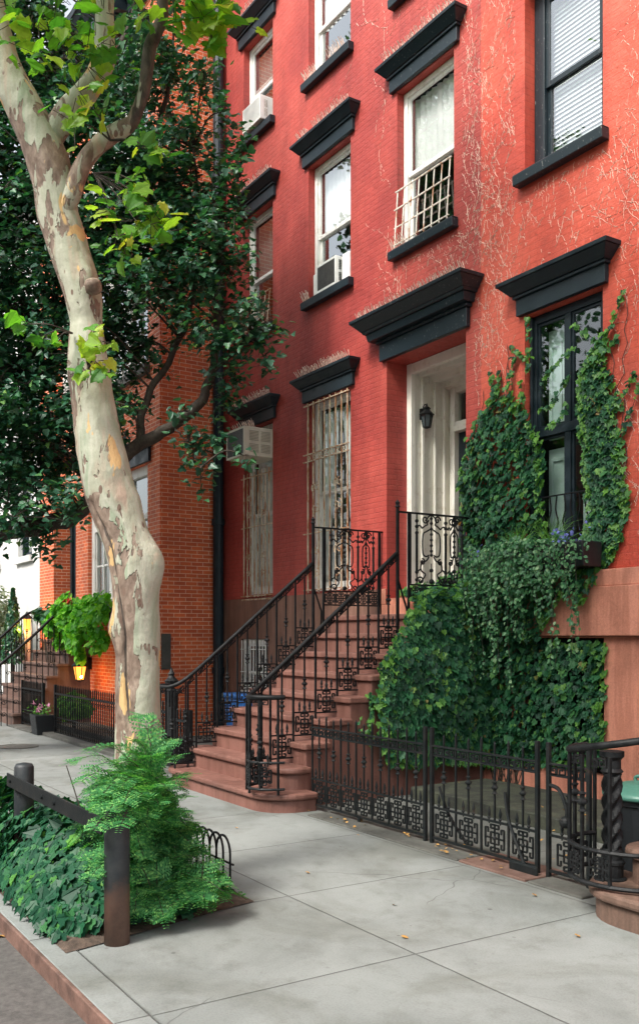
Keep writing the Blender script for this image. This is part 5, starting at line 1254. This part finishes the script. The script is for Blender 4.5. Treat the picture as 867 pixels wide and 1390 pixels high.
trunk(rows, TD, n=96, k=7, crack=[(668, 1010, 2.45, 1.80, .034, .10)], bumps=[(150,1.6,.012,9,.7),(130,1.5,.010,7,.7),(172,1.4,.010,8,.7),(768, .15, .050, 26, .5), (852, 2.95, .040, 22, .5), (385, .9, .030, 14, .35), (690, .1, .02, 22, .5), (800, 3.0, -.01, 40, .6)])
nk = MB(); c_ = onD(129, 386, TD-.14); nk.tube(smoothpath([c_+V((-.02,0,-.03)), c_+V((.015,-.02,0)), c_+V((.03,-.03,.02))], 3), [.05,.052,.054,.05,.046,.04,.02], 12); nk.at = {'peel': [.5]*len(nk.v), 'darkbark': [0]*len(nk.v)}; nk.build('branch_scar', M['bark'], pt, smooth=True)
trunk([(58,225,12),(64,200,30),(78,172,34),(95,150,34),(118,122,32),(133,100,30),(141,70,28),(142,40,27),(142,0,26),(150,-80,22),(180,-200,16)], TD, n=20, name='limb', peel0=-.02, bumps=[(80,.1,.018,14,.7),(150,2.8,.01,14,.6)], )
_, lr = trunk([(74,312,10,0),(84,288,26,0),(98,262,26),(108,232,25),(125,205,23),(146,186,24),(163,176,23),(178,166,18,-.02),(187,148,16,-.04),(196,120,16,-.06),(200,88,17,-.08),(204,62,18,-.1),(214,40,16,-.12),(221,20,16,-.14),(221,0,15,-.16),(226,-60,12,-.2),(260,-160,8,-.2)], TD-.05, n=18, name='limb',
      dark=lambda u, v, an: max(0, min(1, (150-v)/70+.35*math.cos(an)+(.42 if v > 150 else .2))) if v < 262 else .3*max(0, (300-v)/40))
lf = MB(); tw = MB()
def plane_leaves(u, v, n, spread, s=.105, d=None, base=None):
    n = int(n*1.35) if v < 400 else n; s = min(s, .135)
    c = onD(u, v, (d or TD-.35))
    if base: tw.tube(smoothpath([onD(*base, TD-.12), onD((u+base[0])/2, (v+base[1])/2-6, TD-.22), c], 5), [.007-.0004*k for k in range(11)], 5)
    for i in range(n):
        o = V((rnd.gauss(0, spread), rnd.gauss(0, spread), rnd.gauss(0, spread*.85))); p = c+o
        nn = (V((.45,-.45,.8))+gv(.6)).normalized(); dd = V((o.x*2, o.y*2, -.35))+gv(.4)
        leaf(lf, p, nn, dd, s*rnd.uniform(.55, 1.15), PLANE)
        tw.tube([tuple(c+o*.2), tuple(p)], .0022, 4)
for a in [(15,5,6,.09),(45,15,7,.09),(70,45,7,.09),(55,75,6,.08),(100,10,7,.10),(92,55,6,.09),(115,85,5,.09),(88,95,6,.09),(130,55,5,.10,.16),(140,15,5,.08,.18),(105,125,5,.08),(150,50,3,.06),(185,15,5,.08),
          (245,8,7,.08,.13),(275,22,7,.08,.14),(300,8,8,.08,.13),(318,22,5,.06,.13),(262,40,4,.05,.13),(287,45,3,.04,.17),(240,32,4,.05)]:
    plane_leaves(*a)
for a in [(100,165,4,.06),(128,150,3,.05),(180,245,6,.06),(200,275,7,.08),(185,300,7,.08),(160,320,7,.08),(215,205,5,.05),(205,300,5,.06),(150,285,6,.08),(170,345,5,.06),(220,300,3,.04),(190,200,3,.04)]:
    plane_leaves(*a, base=(150,190) if a[1] < 230 else (128,235))
for a in [(112,470,5,.04,.10),(130,490,6,.04,.11),(118,505,4,.03,.11),(136,462,5,.04,.09),(145,505,3,.02,.08),(125,450,3,.03,.08)]: plane_leaves(*a, d=TD-.26, base=(120,500))
for a in [(36,440,4,.03,.10),(58,456,3,.03,.10),(75,464,3,.02,.08)]: plane_leaves(*a, d=TD-.2, base=(98,452))
for i in range(150):      # unseen crown clumps above the view, added to shade the lower facade
    x = rnd.uniform(-7.9, -3.0); y = rnd.uniform(.4, 4.4); d = x*FW[0]+y*FW[1]; c = V((x, y, 2.7+.70*d+rnd.uniform(.1, 1.2)))
    for k in range(14): leaf(lf, c+gv(.26), V((0,0,1))+gv(.6), gv(), rnd.uniform(.14,.22), PLANE)
lf.build('crown', M['lf_plane'], pt); tw.build('twigs', M['twig'], pt)
# ------------------------------------------------------------------ dark street tree
dt = empty('dark_tree', (-13.3, 2.3, 0), 'dark glossy leaved street tree hanging in front of the orange brick house', 'tree')
br = [[V((-13.3,2.3,0)),V((-13.28,2.32,1.6)),V((-13.2,2.4,2.9)),V((-13.1,2.6,5)),V((-12.9,2.9,8)),V((-12.7,3.2,12))],
      [V((-13.2,2.4,2.6)),onD(-40,742,12.2),onD(0,722,12.0),onD(60,714,11.9),onD(112,690,11.8),(onD(150,640,11.7)),onD(190,602,11.6),onD(235,578,11.6),onD(270,548,11.65),onD(287,505,11.7),onD(297,450,11.8),onD(290,390,11.8),onD(300,320,11.7)],
      [onD(190,602,11.6),onD(200,540,11.8),onD(240,470,12.0),onD(262,400,12.1),onD(270,300,12),onD(262,200,12)],
      [V((-13.1,2.6,4.6)),onD(40,480,12.2),onD(110,380,12.4),onD(170,280,12.5),onD(215,170,12.3),onD(235,60,12.2)],
      [V((-13.0,2.8,6.5)),onD(60,230,12.0),onD(130,130,12.0),onD(180,20,12.0),onD(200,-120,12)],
      [onD(112,690,11.8),onD(130,620,12.2),onD(140,540,12.4),onD(150,470,12.6)],
      [onD(287,505,11.7),onD(320,480,11.6),onD(345,450,11.5)],[onD(270,300,12),onD(300,260,11.9),onD(325,240,11.8)],
      [onD(235,578,11.6),onD(255,600,11.4),onD(275,640,11.3)]]
m = MB(); skel = []
RB = [(.26,.10),(.15,.03),(.06,.015),(.12,.02),(.10,.02),(.05,.012),(.022,.006),(.022,.006),(.012,.004)]
for P, (ra, rb) in zip(br, RB):
    sp = smoothpath(P, 6); L = len(sp); sp = [p+gv(.012) for p in sp]; m.tube(sp, [ra+(rb-ra)*(i/(L-1))**.8 for i in range(L)], 9); skel += sp
m.build('trunk', M['twig'], dt, smooth=True)
def bottom(u):
    pts = [(-400,740),(20,728),(60,722),(95,700),(130,690),(150,650),(200,600),(235,590),(300,590),(345,575),(372,500),(376,440),(400,300)]
    for (a, b), (c, d) in zip(pts[:-1], pts[1:]):
        if a <= u <= c: return b+(d-b)*(u-a)/(c-a)
    return 0
def right(v):
    pts = [(-700,250),(-100,262),(40,255),(90,290),(160,322),(210,330),(260,335),(330,335),(390,352),(440,366),(500,360),(560,330),(600,300),(760,290)]
    for (a, b), (c, d) in zip(pts[:-1], pts[1:]):
        if a <= v <= c: return b+(d-b)*(v-a)/(c-a)
    return 300
m = MB(); tw = MB(); r = random.Random(21)
def clump(c, rad, n, size):
    near = min(skel, key=lambda q: (q-c).length); mid = near.lerp(c, .55)+V((0,0,.12))
    if (near-c).length < 4.5: tw.tube(smoothpath([near, mid, c], 4), [.016-.0013*k for k in range(9)], 5)
    for _ in range(5):
        e = c+V((r.gauss(0,rad*.7), r.gauss(0,rad*.7), r.gauss(0,rad*.6))); tw.tube([c, c.lerp(e,.5)+V((0,0,.03)), e], [.006,.004,.002], 4)
        for _ in range(n//5):
            p = c.lerp(e, r.uniform(.3, 1.1))+V((r.gauss(0,.07), r.gauss(0,.07), r.gauss(0,.07)))
            if p.y > 6.72 or (p.x < -13.6 and p.y > 5.7): continue
            leaf(m, p, V((.3,-.35,.9))+V((r.gauss(0,.5), r.gauss(0,.5), r.gauss(0,.5))), (e-c)+V((0,0,-.25))+V((r.gauss(0,.2), r.gauss(0,.2), r.gauss(0,.2))), size*r.uniform(.65,1.2), DARK)
cnt = 0
for iu in range(-6, 16):
    for iv_ in range(-5, 27):
        for k in range(2):
            u = iu*28+r.uniform(-14,14); v = iv_*28+r.uniform(-14,14)
            if v > bottom(u)-18 or u > right(v)-16: continue
            pr = 1.0
            if u > 215 and v < 120: pr = .36
            elif u > 215 and v < 300: pr = .50
            elif u > 210 and 300 <= v < 420: pr = .80
            elif u > 185 and v >= 420: pr = .30
            elif 120 < u <= 195 and v > 480: pr = .55
            elif 70 < u <= 195 and v < 70: pr = .04
            if 200 < u < 300 and 470 < v: pr = .08
            if u > 300 and v > 330: pr = .62
            if r.random() > pr: continue
            d = r.uniform(11.0, 12.6) if u > 230 else r.uniform(10.8, 13.6)
            if u > 290: d = r.uniform(11.2, 11.9)
            clump(onD(u, v, d), .31, 100, .086); cnt += 1
for (u, v) in ((268,585),(255,600),(280,612),(262,630),(272,650),(290,600),(330,618),(355,470),(362,440),(366,500),(318,232),(330,190),(55,720),(70,735),(62,748),(40,728),(245,560)):
    clump(onD(u, v, 11.4 if u > 100 else 11.7), .13, 26, .10)
for _ in range(12): clump(V((r.uniform(-18,-12.5), r.uniform(.5, 4.0), r.uniform(7.5, 9.5))), .5, 60, .13)  # these and the next clumps, mostly out of view, are added for shading
for _ in range(30): clump(V((r.uniform(-19,-14.5), r.uniform(.8, 4.0), r.uniform(3.6, 8))), .5, 60, .12)
m.build('crown', M['lf_dark'], dt); tw.build('twigs', M['twig'], dt)
# tall street tree across the road, seen mirrored in the panes
st = empty('street_tree', (-24, -6.5, 0), 'tall street tree across the road, behind the camera', 'tree'); m = MB()
m.tube([(-24,-6.5,0),(-24,-6.4,6),(-23.6,-6.4,13)], [.3,.22,.08], 8); m.build('trunk', M['twig'], st)
m = MB()
for _ in range(150):
    c = V((-24,-6.5,10))+V((rnd.gauss(0,2.6), rnd.gauss(0,1.6), rnd.gauss(0,2.6)))
    for _ in range(34): leaf(m, c+gv(.42), gv(), gv(), .24, OVAL)
m.build('crown', M['lf_dark'], st)
# ------------------------------------------------------------------ feathery saplings and ground ivy in the tree pit
fb = empty('feathery_sapling', (-5.15, 2.15, 0), 'bright green feathery leaved sapling bush growing round the plane tree foot', 'shrub')
m = MB(); tw = MB()
def pinna(p, d, n, L, k=5):
    d = d.normalized(); s = n.cross(d).normalized(); o = len(m.v)
    for i in range(k):
        f = (i+.6)/k; c = p+d*L*f-V((0,0,1))*L*.10*f*f; w = .0145*(1-.35*f); l = .027*(1-.45*abs(f-.4))
        for sg in (-1, 1):
            q = c+s*sg*.001; e = q+(s*sg*.92+d*.45).normalized()*l+n*.002; a = (e-q).normalized(); b = n.cross(a)*w*.5
            o = len(m.v); m.v += [tuple(q), tuple(q.lerp(e,.5)+b), tuple(e), tuple(q.lerp(e,.5)-b)]; m.f.append((o,o+1,o+2,o+3)); m.mi.append(0)
def frond(a, b, droop=.08, up=V((0,0,1))):
    a = V(a); b = V(b); L = (b-a).length; mid = a.lerp(b,.5)+up*L*.18; tip = b-V((0,0,1))*droop
    sp = smoothpath([a, mid, tip], 7); tw.tube(sp, .0018, 4)
    for i in range(2, len(sp)):
        f = i/(len(sp)-1); t = (sp[i]-sp[i-1]).normalized(); nn = (up-t*up.dot(t)); nn = (nn.normalized()+gv(.12)).normalized(); s = nn.cross(t)
        for sg in (-1, 1):
            pinna(sp[i], s*sg+t*.45+gv(.08), nn, .095*(1-.55*abs(f-.45))*rnd.uniform(.8,1.1))
    pinna(sp[-1], (sp[-1]-sp[-2]), up, .08)
stems = []
for i in range(13):
    bx, by = rnd.uniform(-5.6,-5.10), rnd.uniform(1.9, 2.4); hgt = rnd.uniform(.35,.85)
    tx = bx+rnd.gauss(-.02,.10); ty = by+rnd.gauss(-.05,.13); sp = smoothpath([(bx,by,.0),((bx+tx)/2,(by+ty)/2,hgt*.55),(tx,ty,hgt)], 5); tw.tube(sp, [.007-.0004*k for k in range(len(sp))], 5)
    for k in range(3, len(sp)):
        for _ in range(2):
            g = V((rnd.gauss(-.15,1), rnd.gauss(-.35,1), rnd.uniform(-.05,.6))).normalized()
            tip_ = sp[k]+g*rnd.uniform(.18,.30); dd_ = tip_.x*FW[0]+tip_.y*FW[1]; uu_ = 433.5+F*(tip_.x*RT[0]+tip_.y*RT[1])/dd_
            if 95 < uu_ < 262: frond(sp[k], tip_, rnd.uniform(.02,.10))
for (u, v, d) in ((100,1026,5.2),(120,1010,5.4),(150,1005,5.5),(130,1060,5.0),(150,1090,4.75),(170,1080,4.75),(135,1085,4.8),(165,1110,4.72),(180,1040,5.2),(205,985,5.6),(215,1010,5.5),(240,1020,5.5),(255,1045,5.5),(250,1075,5.4),(225,1060,5.2),(200,1100,5.0),(230,1110,5.2),(260,1110,5.4),(205,1020,5.3),(185,1000,5.4),(225,1000,5.6),
                 (122,1160,4.9),(125,1180,4.8),(140,1150,4.85),(190,965,5.6),(112,1052,4.95),(125,1035,5.1),(140,1070,4.85),(150,1055,5.0),(165,1060,4.95),(130,1115,4.72),(160,1030,5.2),(240,1050,5.4),(250,1095,5.3),(215,1085,5.1),(190,1075,5.0),(180,1015,5.4),(232,1000,5.6)):
    tip = onD(u, v, d); base = V((-5.12, 2.12, max(.15, tip.z-.22))); dr = (base-tip); base = tip+dr.normalized()*min(.36, dr.length); frond(base, tip, .03)
for i in range(105):      # low skirt on the pavement side of the trunk
    u = rnd.uniform(180, 318); v = rnd.uniform(1130, 1250); t_ = (v-1130)/120
    if u > min(302, 262+(v-1130)*.45) or v > 1238: continue
    p = onD(u, v, 5.75-1.0*t_*.62-rnd.random()*.25); p.z = max(.03, p.z)
    g = V((rnd.gauss(.35,.5), rnd.gauss(-.3,.5), rnd.uniform(.0,.3))).normalized(); frond(p-g*.20, p+g*.08, .03)
m.build('foliage', M['lf_fern'], fb); tw.build('stem', M['twig'], fb)
m = MB(); k = 0
while k < 3300:
    x = rnd.uniform(-8.0,-4.80); y = rnd.uniform(1.44, 2.30)
    hgt = .44*max(0, 1-((y-1.98)/.62)**2)*min(1, max(0, (-4.70-x))/.55)**.7
    hgt *= .85+.35*noise.noise(V((x*3, y*3, 0)))
    if x > -5.4 and y > 2.1: hgt *= .5
    if hgt < .03: continue
    k += 1
    z = hgt*(1-.35*rnd.random()**2)+.012
    n_ = V(((x+5.6)*.5+.35, (y-2.05)*2.2-.25, .8))
    leaf(m, V((x, y-.0, z)), n_+gv(.28), V((.35,-.8,-.5))+gv(.5), rnd.uniform(.06,.115), IVY)
tag(m.build('ground_ivy', M['lf_ground']), 'mound of dark ivy leaves filling the tree pit behind the bollards', 'ivy', kind='stuff')
m = MB()
for i in range(150):
    x = rnd.uniform(-7.5,-4.95); y = rnd.uniform(1.52,2.68); leaf(m, V((x,y,.045)), V((0,0,1))+gv(.3), gv(), rnd.uniform(.02,.05), OVAL)
tag(m.build('leaf_litter', M['yellow_leaf']), 'scattered dry brown leaves on the soil of the tree pit', 'leaf litter', kind='stuff')
m = MB()
for i in range(60):
    x = rnd.uniform(-7.2,-4.5); y = 4.50+rnd.uniform(-.08,.1) if rnd.random() < .6 else rnd.uniform(4.7,6.7); leaf(m, V((x,y,.03 if y < 5.7 else .13)), V((0,0,1))+gv(.25), gv(), rnd.uniform(.02,.04), OVAL)
tag(m.build('areaway_litter', M['yellow_leaf']), 'scattered small dry leaves along the dark edging and slab behind the fence', 'leaf litter', kind='stuff')
# ------------------------------------------------------------------ light, sky, camera
w = bpy.data.worlds.new('World'); sc.world = w; w.use_nodes = True; nt = w.node_tree; bg = nt.nodes['Background']
sky = nt.nodes.new('ShaderNodeTexSky'); sky.sky_type = 'NISHITA'; sky.sun_disc = False
SE, SA = R(50), R(168)      # elevation; azimuth (direction the light comes from), measured clockwise from +y
sky.sun_elevation = SE; sky.sun_rotation = SA; sky.air_density = 1.2; sky.dust_density = 4; sky.ozone_density = 1
hs = nt.nodes.new('ShaderNodeHueSaturation'); hs.inputs['Saturation'].default_value = .30; hs.inputs['Value'].default_value = 1.25
nt.links.new(sky.outputs[0], hs.inputs['Color']); nt.links.new(hs.outputs[0], bg.inputs[0]); bg.inputs[1].default_value = .13
sl = bpy.data.lights.new('sun', 'SUN'); sl.energy = 2.0; sl.angle = R(14); sl.color = (1, .94, .86)
so = bpy.data.objects.new('sun', sl); col.objects.link(so)
dv = V((math.sin(SA)*math.cos(SE), math.cos(SA)*math.cos(SE), math.sin(SE)))
so.rotation_euler = dv.to_track_quat('Z', 'Y').to_euler(); so.location = dv*30
cam = bpy.data.cameras.new('camera'); co = bpy.data.objects.new('camera', cam); col.objects.link(co)
co.location = (0, 0, H); co.rotation_euler = (R(90), 0, R(90)-TH)
cam.sensor_fit = 'HORIZONTAL'; cam.sensor_width = 24; cam.lens = 24*F/867; cam.shift_y = (864-695)/867; cam.clip_end = 900; cam.clip_start = .05
sc.camera = co
sc.view_settings.view_transform = 'Standard'; sc.view_settings.look = 'None'; sc.view_settings.exposure = 1.15; sc.view_settings.gamma = 1
sc.cycles.max_bounces = 6; sc.cycles.transparent_max_bounces = 12; sc.cycles.use_denoising = True
